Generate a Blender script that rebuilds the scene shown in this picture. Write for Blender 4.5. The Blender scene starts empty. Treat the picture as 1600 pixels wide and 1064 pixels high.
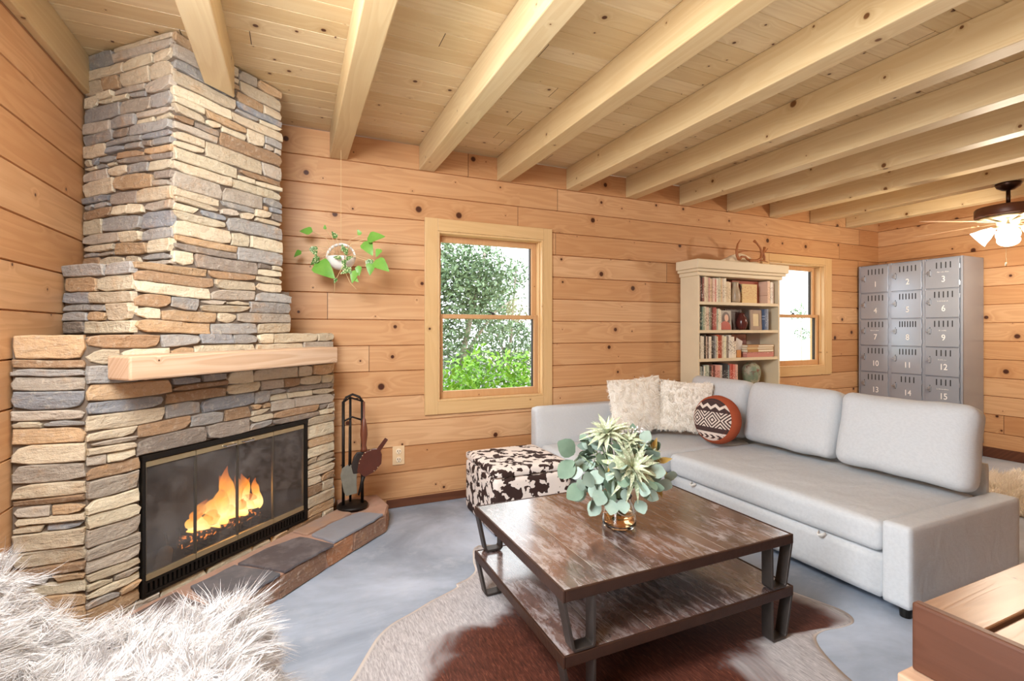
import bpy, bmesh, math, random
import numpy as np
from mathutils import Vector, Matrix, noise
random.seed(7)
rng = np.random.default_rng(11)
scene = bpy.context.scene
COL = scene.collection
PI = math.pi

# ------------------------------------------------------------------ mesh helpers
class MB:
    def __init__(self):
        self.v, self.f, self.c = [], [], []
        self.col = None
    def add(self, verts, faces, col=None):
        o = len(self.v)
        self.v.extend([tuple(p) for p in verts])
        self.f.extend([tuple(o + i for i in q) for q in faces])
        self.c.extend([col or (1, 1, 1)] * len(verts))
    def box(self, x0, x1, y0, y1, z0, z1, col=None):
        v = [(x0,y0,z0),(x1,y0,z0),(x1,y1,z0),(x0,y1,z0),(x0,y0,z1),(x1,y0,z1),(x1,y1,z1),(x0,y1,z1)]
        self.add(v, [(0,3,2,1),(4,5,6,7),(0,1,5,4),(1,2,6,5),(2,3,7,6),(3,0,4,7)], col)
    def prism(self, poly, a0, a1, fn, col=None):
        """poly: 2-D outline (p, q); extruded from a0 to a1; fn(a, p, q) -> xyz"""
        n = len(poly)
        v = [fn(a0, *p) for p in poly] + [fn(a1, *p) for p in poly]
        f = [tuple(range(n))[::-1], tuple(range(n, 2*n))]
        f += [(i, (i+1) % n, n + (i+1) % n, n + i) for i in range(n)]
        self.add(v, f, col)
    def tube(self, pts, r, seg=8, col=None, closed=False, flat=1.0):
        pts = [Vector(p) for p in pts]
        n = len(pts)
        rs = r if isinstance(r, (list, tuple)) else [r] * n
        V, F = [], []
        up = Vector((0.13, 0.21, 1)).normalized()
        last = None
        for i, p in enumerate(pts):
            if closed:
                t = pts[(i+1) % n] - pts[i-1]
            else:
                t = pts[min(i+1, n-1)] - pts[max(i-1, 0)]
            t.normalize()
            a = last if last is not None else (up if abs(t.dot(up)) < .95 else Vector((1, 0, 0)))
            a = (a - t * a.dot(t)).normalized()
            b = t.cross(a)
            last = a
            for k in range(seg):
                w = 2*PI*k/seg
                V.append(p + (a*math.cos(w) + b*math.sin(w)*flat) * rs[i])
        m = n if closed else n - 1
        for i in range(m):
            for k in range(seg):
                j = (i+1) % n
                F.append((i*seg+k, i*seg+(k+1) % seg, j*seg+(k+1) % seg, j*seg+k))
        if not closed:
            F.append(tuple(range(seg))[::-1]); F.append(tuple((n-1)*seg + k for k in range(seg)))
        self.add(V, F, col)
    def lathe(self, prof, seg=32, c=(0,0,0), col=None, fn=None):
        V, F = [], []
        for r, z in prof:
            for k in range(seg):
                w = 2*PI*k/seg
                p = (c[0] + r*math.cos(w), c[1] + r*math.sin(w), c[2] + z)
                V.append(fn(p) if fn else p)
        n = len(prof)
        for i in range(n-1):
            for k in range(seg):
                F.append((i*seg+k, i*seg+(k+1) % seg, (i+1)*seg+(k+1) % seg, (i+1)*seg+k))
        if prof[0][0] > 1e-5: F.append(tuple(range(seg))[::-1])
        if prof[-1][0] > 1e-5: F.append(tuple((n-1)*seg+k for k in range(seg)))
        self.add(V, F, col)
    def leaf(self, p, d, up, L, W, col=None, curl=.15, fold=.12, shape='oval', n=5):
        """one leaf blade from base p along d"""
        p, d, up = Vector(p), Vector(d).normalized(), Vector(up)
        s = d.cross(up)
        if s.length < 1e-4: s = d.cross(Vector((1, .3, .2)))
        s.normalize(); up = s.cross(d).normalized()
        V, F = [], []
        for i in range(n+1):
            t = i/n
            if shape == 'oval': w = math.sin(PI*min(max(t, .02), .985))**.65
            elif shape == 'heart': w = (math.sin(PI*min(max(t**.55, .03), .99)))**.8 * (1.05 if t < .5 else .95)
            else: w = math.sin(PI*min(max(t**.75, .02), .99))**1.1
            c = p + d*(L*t) - up*(curl*L*t*t)
            V += [c - s*(W*w*.5) + up*(fold*W*w), c, c + s*(W*w*.5) + up*(fold*W*w)]
        for i in range(n):
            a = i*3
            F += [(a, a+1, a+4, a+3), (a+1, a+2, a+5, a+4)]
        self.add(V, F, col)
    def build(self, name, mat, parent=None, smooth=False, bev=0, seg=2, colattr=False, loc=None, sub=0):
        me = bpy.data.meshes.new(name)
        V = self.v
        if loc is not None:
            V = [(p[0]-loc[0], p[1]-loc[1], p[2]-loc[2]) for p in V]
        me.from_pydata(V, [], self.f)
        if colattr:
            a = me.attributes.new('Col', 'FLOAT_COLOR', 'POINT')
            a.data.foreach_set('color', np.array([(c[0], c[1], c[2], 1) for c in self.c], dtype=np.float32).ravel())
        me.update()
        bm = bmesh.new(); bm.from_mesh(me)
        bmesh.ops.recalc_face_normals(bm, faces=bm.faces)
        bm.to_mesh(me); bm.free()
        if smooth:
            me.polygons.foreach_set('use_smooth', [True]*len(me.polygons))
        o = bpy.data.objects.new(name, me)
        COL.objects.link(o)
        for m in (mat if isinstance(mat, list) else [mat]):
            me.materials.append(m)
        if parent is not None:
            o.parent = parent
        if loc is not None and parent is None:
            o.location = loc
        if bev:
            b = o.modifiers.new('edge', 'BEVEL'); b.width = bev; b.segments = seg
            b.limit_method = 'ANGLE'; b.angle_limit = math.radians(40)
        if sub:
            s = o.modifiers.new('soft', 'SUBSURF'); s.levels = sub; s.render_levels = sub
        return o

def tag(o, label=None, cat=None, group=None, kind=None):
    if label: o['label'] = label
    if cat: o['category'] = cat
    if group: o['group'] = group
    if kind: o['kind'] = kind
    return o

def empty(name, loc, label, cat, group=None, rz=0):
    o = bpy.data.objects.new(name, None)
    o.empty_display_size = .1
    COL.objects.link(o); o.location = loc; o.rotation_euler = (0, 0, rz)
    return tag(o, label, cat, group)

def struct(o, label, cat):
    return tag(o, label, cat, kind='structure')

def copy_tree(o, parent=None):
    c = o.copy(); COL.objects.link(c)
    if parent is not None: c.parent = parent
    for ch in [x for x in bpy.data.objects if x.parent == o]:
        copy_tree(ch, c)
    return c

def rbox(cx, cy, cz, dx, dy, dz, r, n=(10, 10, 4), puff=0.0, wr=0.0, wf=6.0, seed=0):
    """soft box: rounded edges, optional crown and wrinkles. -> verts, faces"""
    V, F, idx = [], [], {}
    hx, hy, hz = dx/2, dy/2, dz/2
    def vert(i, j, k):
        key = (i, j, k)
        if key in idx: return idx[key]
        def sp(t, nn):
            t = t/nn*2-1
            return math.copysign(abs(t)**.75, t)
        p = Vector((sp(i, n[0])*hx, sp(j, n[1])*hy, sp(k, n[2])*hz))
        q = Vector((max(-hx+r, min(hx-r, p.x)), max(-hy+r, min(hy-r, p.y)), max(-hz+r, min(hz-r, p.z))))
        d = p - q
        if d.length > 1e-6: p = q + d.normalized()*min(r, max(d.length, r if max(abs(d.x), abs(d.y), abs(d.z)) >= r*.999 else d.length))
        if puff:
            g = (1-(p.x/hx)**2)*(1-(p.y/hy)**2) if hz <= min(hx, hy) else ((1-(p.y/hy)**2)*(1-(p.z/hz)**2) if hx <= min(hy, hz) else (1-(p.x/hx)**2)*(1-(p.z/hz)**2))
            g = max(g, 0)**.6
            if hz <= min(hx, hy): p.z += puff*g*(p.z/hz)
            elif hx <= min(hy, hz): p.x += puff*g*(p.x/hx)
            else: p.y += puff*g*(p.y/hy)
        if wr:
            w = noise.noise(Vector((p.x*wf+seed, p.y*wf, p.z*wf)))
            nn = Vector((p.x/hx, p.y/hy, p.z/hz)).normalized()
            if hz <= min(hx, hy): w *= max(0, nn.z)**.5*min(1, max(0, (hx-abs(p.x))/.08))*min(1, max(0, (hy-abs(p.y))/.08)); w = w*.5+(1-abs(noise.noise(Vector((p.x*wf*.8+seed, p.y*wf*1.6, 3)))))**6*.55*(1 if w else 0)*max(0, nn.z)
            p += nn*w*wr
        idx[key] = len(V); V.append(p + Vector((cx, cy, cz)))
        return idx[key]
    for k in (0, n[2]):
        for i in range(n[0]):
            for j in range(n[1]):
                F.append((vert(i,j,k), vert(i+1,j,k), vert(i+1,j+1,k), vert(i,j+1,k)))
    for j in (0, n[1]):
        for i in range(n[0]):
            for k in range(n[2]):
                F.append((vert(i,j,k), vert(i+1,j,k), vert(i+1,j,k+1), vert(i,j,k+1)))
    for i in (0, n[0]):
        for j in range(n[1]):
            for k in range(n[2]):
                F.append((vert(i,j,k), vert(i,j+1,k), vert(i,j+1,k+1), vert(i,j,k+1)))
    return V, F

def pillow(w, h, t, n=14, pinch=.12, power=.5):
    """square scatter pillow in local XZ plane, thickness along Y, base at z=0"""
    V, F = [], []
    for side in (-1, 1):
        o = len(V)
        for j in range(n+1):
            for i in range(n+1):
                u, v = i/n*2-1, j/n*2-1
                k = 1 - pinch*(1-abs(u*v))*max(abs(u), abs(v))**3*.6
                th = (max(0, 1-u*u)*max(0, 1-v*v))**power
                V.append((u*w/2*k, side*t/2*th, h/2 + v*h/2*k))
        for j in range(n):
            for i in range(n):
                a = o+j*(n+1)+i
                F.append((a, a+1, a+n+2, a+n+1))
    return V, F

def xform(V, M):
    return [tuple(M @ Vector(p)) for p in V]

def outward(V, F):
    me = bpy.data.meshes.new('tmp'); me.from_pydata([tuple(v) for v in V], [], F)
    bm = bmesh.new(); bm.from_mesh(me)
    bmesh.ops.remove_doubles(bm, verts=bm.verts, dist=1e-5); bmesh.ops.triangulate(bm, faces=[f for f in bm.faces if len(f.verts) > 4]); bmesh.ops.recalc_face_normals(bm, faces=bm.faces)
    Vn = [tuple(v.co) for v in bm.verts]; bm.verts.index_update()
    Fn = [tuple(v.index for v in f.verts) for f in bm.faces]
    bm.free(); bpy.data.meshes.remove(me)
    return Vn, Fn

# ------------------------------------------------------------------ fur strands
def fur(base_v, base_f, count, length, width, flow=(0, 0, -.4), lift=.6, clump=300, seed=1, segs=4, curl=.35, lenvar=.4, mask=None, wave=0):
    """tapered ribbons rooted on a mesh; returns verts, faces"""
    r = np.random.default_rng(seed)
    V = np.array([tuple(p) for p in base_v], dtype=float)
    tri = []
    for q in base_f:
        for i in range(1, len(q)-1): tri.append((q[0], q[i], q[i+1]))
    tri = np.array(tri)
    A, B, C = V[tri[:, 0]], V[tri[:, 1]], V[tri[:, 2]]
    N = np.cross(B-A, C-A); area = np.linalg.norm(N, axis=1)+1e-12
    cen = V.mean(0)
    N /= area[:, None]
    pick = r.choice(len(tri), count, p=area/area.sum())
    a, b = r.random(count), r.random(count)
    s = np.sqrt(a)
    P = A[pick]*(1-s)[:, None] + B[pick]*(s*(1-b))[:, None] + C[pick]*(s*b)[:, None]
    Nn = N[pick]
    if mask is not None:
        m = mask(P, Nn)
        P, Nn = P[m], Nn[m]
    n = len(P)
    ci = r.choice(n, min(clump, n), replace=False)
    cp = P[ci]
    near = np.empty(n, dtype=int)
    for i0 in range(0, n, 4000):
        d = ((P[i0:i0+4000, None, :]-cp[None])**2).sum(2)
        near[i0:i0+4000] = d.argmin(1)
    cdir = r.normal(size=(len(cp), 3))
    cdir2 = r.normal(size=(len(cp), 3))
    fl = np.array(flow, dtype=float)
    D = Nn*lift + fl + cdir[near]*.32 + r.normal(size=(n, 3))*.14
    D -= Nn*np.minimum((D*Nn).sum(1)-.18, 0)[:, None]
    D /= np.linalg.norm(D, axis=1)[:, None]
    L = length*(1-lenvar*r.random(n))
    side = np.cross(D, r.normal(size=(n, 3))); side /= np.linalg.norm(side, axis=1)[:, None]
    bend = fl*.5 + cdir2[near]*curl + r.normal(size=(n, 3))*.12
    toward = (cp[near]-P)*.45
    Vs = []
    wv1 = np.cross(D, Nn); wph = r.random(n)*2+np.arange(len(cp))[near]*1.7
    for k in range(segs+1):
        t = k/segs
        c = P + D*(L*t)[:, None] + bend*(L*t*t*.55)[:, None] + toward*(t*t)
        if wave: c = c + wv1*(wave*t*np.sin(wph+t*5.5))[:, None]
        dn = ((c-P)*Nn).sum(1)
        c -= Nn*np.minimum(dn-.004*t, 0)[:, None]
        wdt = width*(1-t**1.6)+.0002
        Vs.append(c-side*wdt/2); Vs.append(c+side*wdt/2)
    arr = np.stack(Vs, 1)
    m = 2*(segs+1)
    base = (np.arange(n)*m)[:, None]
    F = []
    for k in range(segs):
        F.append(base + np.array([[2*k, 2*k+1, 2*k+3, 2*k+2]]))
    F = np.stack(F, 1).reshape(-1, 4)
    return arr.reshape(-1, 3), F

def build_np(name, V, F, mat, parent=None, smooth=False, loc=None):
    me = bpy.data.meshes.new(name)
    if loc is not None: V = V - np.array(loc)
    me.vertices.add(len(V)); me.vertices.foreach_set('co', V.astype(np.float32).ravel())
    me.loops.add(F.size); me.loops.foreach_set('vertex_index', F.astype(np.int32).ravel())
    me.polygons.add(len(F)); me.polygons.foreach_set('loop_start', (np.arange(len(F))*F.shape[1]).astype(np.int32))
    me.update(calc_edges=True); me.validate()
    if smooth: me.polygons.foreach_set('use_smooth', [True]*len(me.polygons))
    o = bpy.data.objects.new(name, me); COL.objects.link(o); me.materials.append(mat)
    if parent is not None: o.parent = parent
    if loc is not None and parent is None: o.location = loc
    return o

# ------------------------------------------------------------------ materials
def lin(h):
    h = h.lstrip('#')
    c = [int(h[i:i+2], 16)/255 for i in (0, 2, 4)]
    return tuple((x/12.92 if x <= .04045 else ((x+.055)/1.055)**2.4) for x in c)

class NT:
    def __init__(self, name):
        self.m = bpy.data.materials.new(name); self.m.use_nodes = True
        self.t = self.m.node_tree; self.t.nodes.clear()
        self.out = self.t.nodes.new('ShaderNodeOutputMaterial')
    def n(self, typ, **kw):
        x = self.t.nodes.new(typ)
        for k, v in kw.items(): setattr(x, k, v)
        return x
    def put(self, sock, val):
        if val is None: return
        if hasattr(val, 'is_output'): self.t.links.new(val, sock)
        elif isinstance(val, (tuple, list)) and sock.type == 'RGBA': sock.default_value = (*val[:3], 1)
        else: sock.default_value = val
    def math(self, op, a, b=None, c=None, clamp=False):
        x = self.n('ShaderNodeMath', operation=op); x.use_clamp = clamp
        for i, v in enumerate((a, b, c)): self.put(x.inputs[i], v) if v is not None else None
        return x.outputs[0]
    def comb(self, x, y, z):
        c = self.n('ShaderNodeCombineXYZ')
        for i, v in enumerate((x, y, z)): self.put(c.inputs[i], v)
        return c.outputs[0]
    def sep(self, v):
        s = self.n('ShaderNodeSeparateXYZ'); self.put(s.inputs[0], v); return s.outputs
    def noise(self, vec, scale=1, detail=2, rough=.5, dist=0):
        x = self.n('ShaderNodeTexNoise'); self.put(x.inputs['Vector'], vec)
        x.inputs['Scale'].default_value = scale; x.inputs['Detail'].default_value = detail
        x.inputs['Roughness'].default_value = rough; x.inputs['Distortion'].default_value = dist
        return x.outputs[0]
    def white(self, vec):
        x = self.n('ShaderNodeTexWhiteNoise', noise_dimensions='3D'); self.put(x.inputs['Vector'], vec); return x.outputs[0]
    def mix(self, fac, a, b, blend='MIX'):
        x = self.n('ShaderNodeMix', data_type='RGBA', blend_type=blend)
        self.put(x.inputs[0], fac); self.put(x.inputs[6], a); self.put(x.inputs[7], b)
        return x.outputs[2]
    def ramp(self, fac, stops, interp='LINEAR'):
        x = self.n('ShaderNodeValToRGB'); x.color_ramp.interpolation = interp
        e = x.color_ramp.elements
        while len(e) < len(stops): e.new(.5)
        for i, (p, c) in enumerate(stops):
            e[i].position = p; e[i].color = (*c[:3], 1) if isinstance(c, (tuple, list)) else (c, c, c, 1)
        self.put(x.inputs[0], fac); return x.outputs[0]
    def smooth(self, v, lo, hi):
        x = self.n('ShaderNodeMapRange', interpolation_type='SMOOTHSTEP')
        self.put(x.inputs[0], v); x.inputs[1].default_value = lo; x.inputs[2].default_value = hi
        return x.outputs[0]
    def obj(self): return self.n('ShaderNodeTexCoord').outputs['Object']
    def bump(self, h, strength=.3, dist=.01):
        x = self.n('ShaderNodeBump'); x.inputs['Strength'].default_value = strength; x.inputs['Distance'].default_value = dist
        self.put(x.inputs['Height'], h); return x.outputs[0]
    def bsdf(self, color=None, rough=.5, metal=0, normal=None, spec=.5, **kw):
        b = self.n('ShaderNodeBsdfPrincipled')
        self.put(b.inputs['Base Color'], color); self.put(b.inputs['Roughness'], rough); self.put(b.inputs['Metallic'], metal)
        b.inputs['Specular IOR Level'].default_value = spec
        if normal is not None: self.put(b.inputs['Normal'], normal)
        for k, v in kw.items(): self.put(b.inputs[k], v)
        self.t.links.new(b.outputs[0], self.out.inputs[0]); self.b = b
        return self.m

def plain(name, col, rough=.5, metal=0, spec=.5, var=0, vs=8, bump=0, bs=60, **kw):
    t = NT(name)
    c = col if not isinstance(col, str) else lin(col)
    if var:
        nz = t.noise(t.obj(), vs, 4, .6)
        c = t.mix(nz, tuple(x*(1-var) for x in c), tuple(min(1, x*(1+var)) for x in c))
    nm = t.bump(t.noise(t.obj(), bs, 3), bump, .004) if bump else None
    return t.bsdf(c, rough, metal, nm, spec, **kw)

def wood(name, along, across, pitch=.187, off=.0, cols=('#C98F5E', '#DCA978', '#E2B488'), knot='#4A2412', L=3.4, rough=.42, knots=1.0, grain=.25, spec=.4, joints=True, rand=False, kscale=3.2, idx2=None):
    t = NT(name)
    P = t.obj()
    x = t.sep(P)
    ax = {'X': 0, 'Y': 1, 'Z': 2}
    u, w = x[ax[along]], x[ax[across]]
    third = x[3-ax[along]-ax[across]]
    if rand:
        oi = t.n('ShaderNodeObjectInfo').outputs['Random']
        u = t.math('MULTIPLY_ADD', oi, 37.7, u); w0 = t.math('MULTIPLY_ADD', oi, 5.0, w)
    else:
        w0 = w
    idx = t.math('FLOOR', t.math('DIVIDE', t.math('SUBTRACT', w, off), pitch)) if pitch else 0.0
    r1 = t.white(t.comb(idx, 3.7, 1.1))
    u2 = t.math('MULTIPLY_ADD', r1, 17.3, u)
    ji = t.math('FLOOR', t.math('DIVIDE', u2, L)) if joints else 0.0
    r2 = t.white(t.comb(idx, ji, 9.3))
    if rand: r2 = t.math('FRACT', t.math('ADD', r2, oi))
    ww = t.math('ADD', w0, third)
    q = t.comb(t.math('MULTIPLY_ADD', r2, 31.0, t.math('MULTIPLY', u, kscale)), t.math('MULTIPLY', ww, kscale), 0.0)
    vo = t.n('ShaderNodeTexVoronoi', voronoi_dimensions='2D'); t.put(vo.inputs['Vector'], q); vo.inputs['Scale'].default_value = 1.0
    vo.inputs['Randomness'].default_value = .95
    d = vo.outputs['Distance']; vc = t.sep(vo.outputs['Color'])
    kr = t.math('MULTIPLY_ADD', t.math('POWER', vc[0], 2.2), .075*knots, .012)
    ratio = t.math('DIVIDE', d, kr)
    halo = t.math('POWER', 2.718, t.math('MULTIPLY', ratio, -.55))
    n1 = t.noise(t.comb(t.math('MULTIPLY_ADD', r2, 43.0, t.math('MULTIPLY', u, .55)), t.math('MULTIPLY', ww, 7.0), t.math('MULTIPLY', r2, 13.0)), 1.0, 2.0, .5)
    n1 = t.math('MULTIPLY_ADD', halo, .35, n1)
    ring = t.math('FRACT', t.math('MULTIPLY', n1, 11.0))
    ring = t.math('MULTIPLY', t.smooth(ring, 0, .75), t.math('SUBTRACT', 1.0, t.smooth(ring, .82, 1.0)))
    fine = t.noise(t.comb(t.math('MULTIPLY', u, 2.5), t.math('MULTIPLY', ww, 160.0), 0.0), 1.0, 2.0)
    blot = t.noise(t.comb(t.math('MULTIPLY', u, 1.2), t.math('MULTIPLY', ww, 3.0), r2), 1.0, 3.0)
    c = t.ramp(t.math('MULTIPLY_ADD', r2, .6, t.math('MULTIPLY', blot, .4)), [(0.12, lin(cols[0])), (.5, lin(cols[1])), (.85, lin(cols[2]))])
    dk = tuple(a*b for a, b in zip(lin(cols[0]), (.78, .62, .46)))
    c = t.mix(t.math('MULTIPLY', ring, grain), c, dk)
    c = t.mix(t.math('MULTIPLY', t.smooth(fine, .45, .75), grain*.45), c, dk)
    c = t.mix(t.math('MULTIPLY', t.math('SUBTRACT', 1.0, t.smooth(ratio, .4, 3.2)), .42), c, tuple(a*.8 for a in dk))
    c = t.mix(t.math('SUBTRACT', 1.0, t.smooth(ratio, .65, 1.12)), c, lin(knot))
    if joints:
        fj = t.math('FRACT', t.math('DIVIDE', u2, L))
        jm = t.math('MAXIMUM', t.math('LESS_THAN', fj, .0016/L*1.2), t.math('GREATER_THAN', fj, 1-.0016/L*1.2))
        c = t.mix(jm, c, lin('#3A1E0E'))
    nm = t.bump(t.math('ADD', t.math('MULTIPLY', fine, .5), t.math('MULTIPLY', ring, .3)), .12, .003)
    rr = t.math('MULTIPLY_ADD', blot, .18, rough-.09)
    return t.bsdf(c, rr, 0, nm, spec)

WALLC = ('#BE8A5D', '#CE9E70', '#DAB085')
M = {}
M['wall_x'] = wood('pine_logs_x', 'X', 'Z', off=.067, cols=WALLC, L=4.1)
M['wall_y'] = wood('pine_logs_y', 'Y', 'Z', off=.067, cols=WALLC, L=4.1)
M['ceil'] = wood('pine_ceiling', 'X', 'Y', pitch=.118, off=3.63, cols=('#CAB084', '#D6BF95', '#E0CCA6'), L=2.6, rough=.38, knots=.7, grain=.2, kscale=4.6)
M['beam'] = wood('pine_beam', 'Y', 'Z', pitch=None, cols=('#CDB285', '#D6BE92', '#DDC9A1'), knot='#6B4420', rough=.45, knots=.75, grain=.2, joints=False, rand=True, kscale=3.0)
M['trim_z'] = wood('pine_trim_z', 'Z', 'X', pitch=None, cols=('#C9A26C', '#D3AD78', '#DBB785'), rough=.4, knots=.3, grain=.12, joints=False, kscale=2.3)
M['trim_x'] = wood('pine_trim_x', 'X', 'Z', pitch=None, cols=('#C9A26C', '#D3AD78', '#DBB785'), rough=.4, knots=.5, grain=.12, joints=False, kscale=3.2)
M['sash'] = wood('pine_sash', 'Z', 'X', pitch=None, cols=('#BF9060', '#CA9C6C', '#D2A678'), rough=.4, knots=.1, grain=.12, joints=False)
M['mantel'] = wood('mantel_timber', 'X', 'Z', pitch=None, cols=('#CBA888', '#D6B698', '#DEC2A6'), rough=.6, knots=.5, grain=.38, joints=False)
M['base'] = wood('dark_sill_log', 'X', 'Z', pitch=None, cols=('#4A2818', '#5C3522', '#6B4029'), rough=.5, knots=.3, grain=.4, joints=False)
M['glass'] = None

def glass_mat(name, tint=(1, 1, 1), rough=0.0, refl=.09, haze=None):
    t = NT(name)
    tr = t.n('ShaderNodeBsdfTransparent'); t.put(tr.inputs[0], tint)
    gl = t.n('ShaderNodeBsdfGlossy'); gl.inputs['Roughness'].default_value = rough
    lw_ = t.n('ShaderNodeLayerWeight'); fr_ = t.math('MULTIPLY_ADD', t.math('POWER', lw_.outputs['Facing'], 5.0), .96, .04)
    mx = t.n('ShaderNodeMixShader')
    t.put(mx.inputs[0], t.math('MULTIPLY', fr_, refl*10))
    t.t.links.new(tr.outputs[0], mx.inputs[1]); t.t.links.new(gl.outputs[0], mx.inputs[2])
    last = mx
    if haze:
        df = t.n('ShaderNodeBsdfDiffuse'); t.put(df.inputs[0], haze[0])
        h = t.noise(t.obj(), 5, 4, .6, .5)
        m2 = t.n('ShaderNodeMixShader'); t.put(m2.inputs[0], t.math('MULTIPLY', t.math('MULTIPLY_ADD', t.smooth(h, .35, .7), .65, .35), haze[1]))
        t.t.links.new(mx.outputs[0], m2.inputs[1]); t.t.links.new(df.outputs[0], m2.inputs[2]); last = m2
    t.t.links.new(last.outputs[0], t.out.inputs[0])
    return t.m
M['glass'] = glass_mat('window_glass', (.97, .98, .98), 0, .05)
M['fireglass'] = glass_mat('smoky_glass_painted_sheen', (.72, .69, .66), .05, .10, ((.30, .28, .27), .33))  # smoky tint; grey reflection painted on as a patchy diffuse haze

# floor: stained concrete
t = NT('stained_concrete')
p = t.obj()
a = t.noise(p, 1.1, 6, .62, .6); b = t.noise(p, 7, 5, .65); g = t.noise(p, 90, 2)
c = t.ramp(a, [(.30, lin('#76818F')), (.47, lin('#98A3B3')), (.62, lin('#B6C1D2')), (.76, lin('#CCD6E6'))])
c = t.mix(t.math('MULTIPLY', t.smooth(b, .5, .75), .4), c, lin('#C4C9D2'))
c = t.mix(t.math('MULTIPLY', t.smooth(t.noise(p, .8, 3), .55, .75), .3), c, lin('#7E7678'))
M['floor'] = t.bsdf(c, t.math('MULTIPLY_ADD', b, .3, .28), 0, t.bump(t.math('ADD', b, t.math('MULTIPLY', g, .3)), .06, .004), .45)

# stone: per-stone colour attribute broken up by veins and lichen
t = NT('ledgestone')
at = t.n('ShaderNodeAttribute', attribute_name='Col').outputs['Color']
p = t.obj(); x = t.sep(p)
lay = t.noise(t.comb(t.math('MULTIPLY', x[0], 9), t.math('MULTIPLY', x[1], 9), t.math('MULTIPLY', x[2], 46)), 1, 5, .65, .4)
sp = t.noise(p, 42, 5, .7); big = t.noise(p, 11, 4, .6)
c = t.mix(t.math('MULTIPLY', t.smooth(lay, .42, .72), .38), at, t.mix(.5, at, lin('#857A6F')))
c = t.mix(t.math('MULTIPLY', t.smooth(big, .52, .76), .38), c, lin('#C79A68'))
c = t.mix(t.math('MULTIPLY', t.smooth(sp, .5, .72), .35), c, lin('#E4D9C6'))
c = t.mix(t.math('MULTIPLY', t.smooth(t.noise(p, 75, 3), .6, .78), .25), c, lin('#6A6058'))
M['stone'] = t.bsdf(c, .85, 0, t.bump(t.math('ADD', t.math('ADD', lay, t.math('MULTIPLY', sp, .8)), big), .8, .014), .2)
M['mortar'] = plain('brown_grey_mortar', '#75685C', .95, spec=.1, var=.3, vs=20, bump=.5)  # mortar's own dark brown grey, mottled by noise
M['hearthm'] = plain('hearth_mortar', '#B08E7C', .9, spec=.2, var=.25, vs=14, bump=.5, bs=40)
t = NT('hearth_slate')
at = t.n('ShaderNodeAttribute', attribute_name='Col').outputs['Color']
nz = t.noise(t.obj(), 9, 5, .65)
M['slate'] = t.bsdf(t.mix(t.math('MULTIPLY', t.smooth(nz, .4, .7), .5), at, lin('#8B8688')), .6, 0, t.bump(nz, .4, .01), .4)

M['black'] = plain('black_metal', '#17130F', .45, .3, var=.3, vs=30)
M['brass'] = plain('pale_brass', '#BBAA88', .38, .75, var=.12, vs=25)
M['greyedge'] = plain('grey_edge_strip', '#6E665C', .4, .6)
M['chrome'] = plain('chrome', '#D8D8D8', .2, 1)
M['firebrick'] = plain('sooty_firebox', '#3B332E', .95, spec=.1, var=.5, vs=9, bump=.4)
t = NT('charred_log'); nz = t.noise(t.obj(), 24, 4, .65); n2 = t.noise(t.obj(), 60, 2)
M['log'] = t.bsdf(t.ramp(nz, [(.35, lin('#221A16')), (.6, lin('#5A4A40')), (.75, lin('#8A7A70'))]), .95, 0, t.bump(nz, .8, .01), .2)
t.put(t.b.inputs['Emission Color'], (1, .30, .05)); t.put(t.b.inputs['Emission Strength'], t.math('MULTIPLY', t.smooth(n2, .56, .66), 2.5))

# ------------------------------------------------------------------ camera
cam = bpy.data.cameras.new('camera'); co = bpy.data.objects.new('camera', cam); COL.objects.link(co)
co.location = (0, 0, 1.3); co.rotation_euler = (PI/2, 0, -math.radians(24.1))
cam.sensor_width = 36; cam.lens = 765/1600*36; cam.shift_y = -.010; cam.clip_start = .02; cam.clip_end = 200
scene.camera = co

# ------------------------------------------------------------------ room shell
D, XL, XR, YB, ZC = 3.63, -.975, 6.52, -2.6, 2.685
SEAMS = [-.02] + [.067+.187*k for k in range(14)] + [ZC]
G, GD = .0045, .014

def courses(fn, s0, s1, name, mat, holes=()):
    """stacked squared logs with V-grooves between them; holes are (s0, s1, z0, z1)"""
    mb = MB(); T = .15
    for z0, z1 in zip(SEAMS[:-1], SEAMS[1:]):
        cuts = sorted({z0, z1} | {h for q in holes for h in q[2:] if z0 < h < z1})
        for a, b in zip(cuts[:-1], cuts[1:]):
            spans = [(s0, s1)]
            for h in holes:
                if h[2] < b-1e-6 and h[3] > a+1e-6:
                    ns = []
                    for q in spans:
                        if h[0] > q[0] and h[1] < q[1]: ns += [(q[0], h[0]), (h[1], q[1])]
                        else: ns.append(q)
                    spans = ns
            lo, hi = abs(a-z0) < 1e-6, abs(b-z1) < 1e-6
            poly = ([(GD, a), (0, a+G)] if lo else [(0, a)]) + ([(0, b-G), (GD, b)] if hi else [(0, b)]) + [(T, b), (T, a)]
            for q in spans:
                mb.prism(poly, q[0], q[1], fn)
    return mb.build(name, mat)

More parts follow.
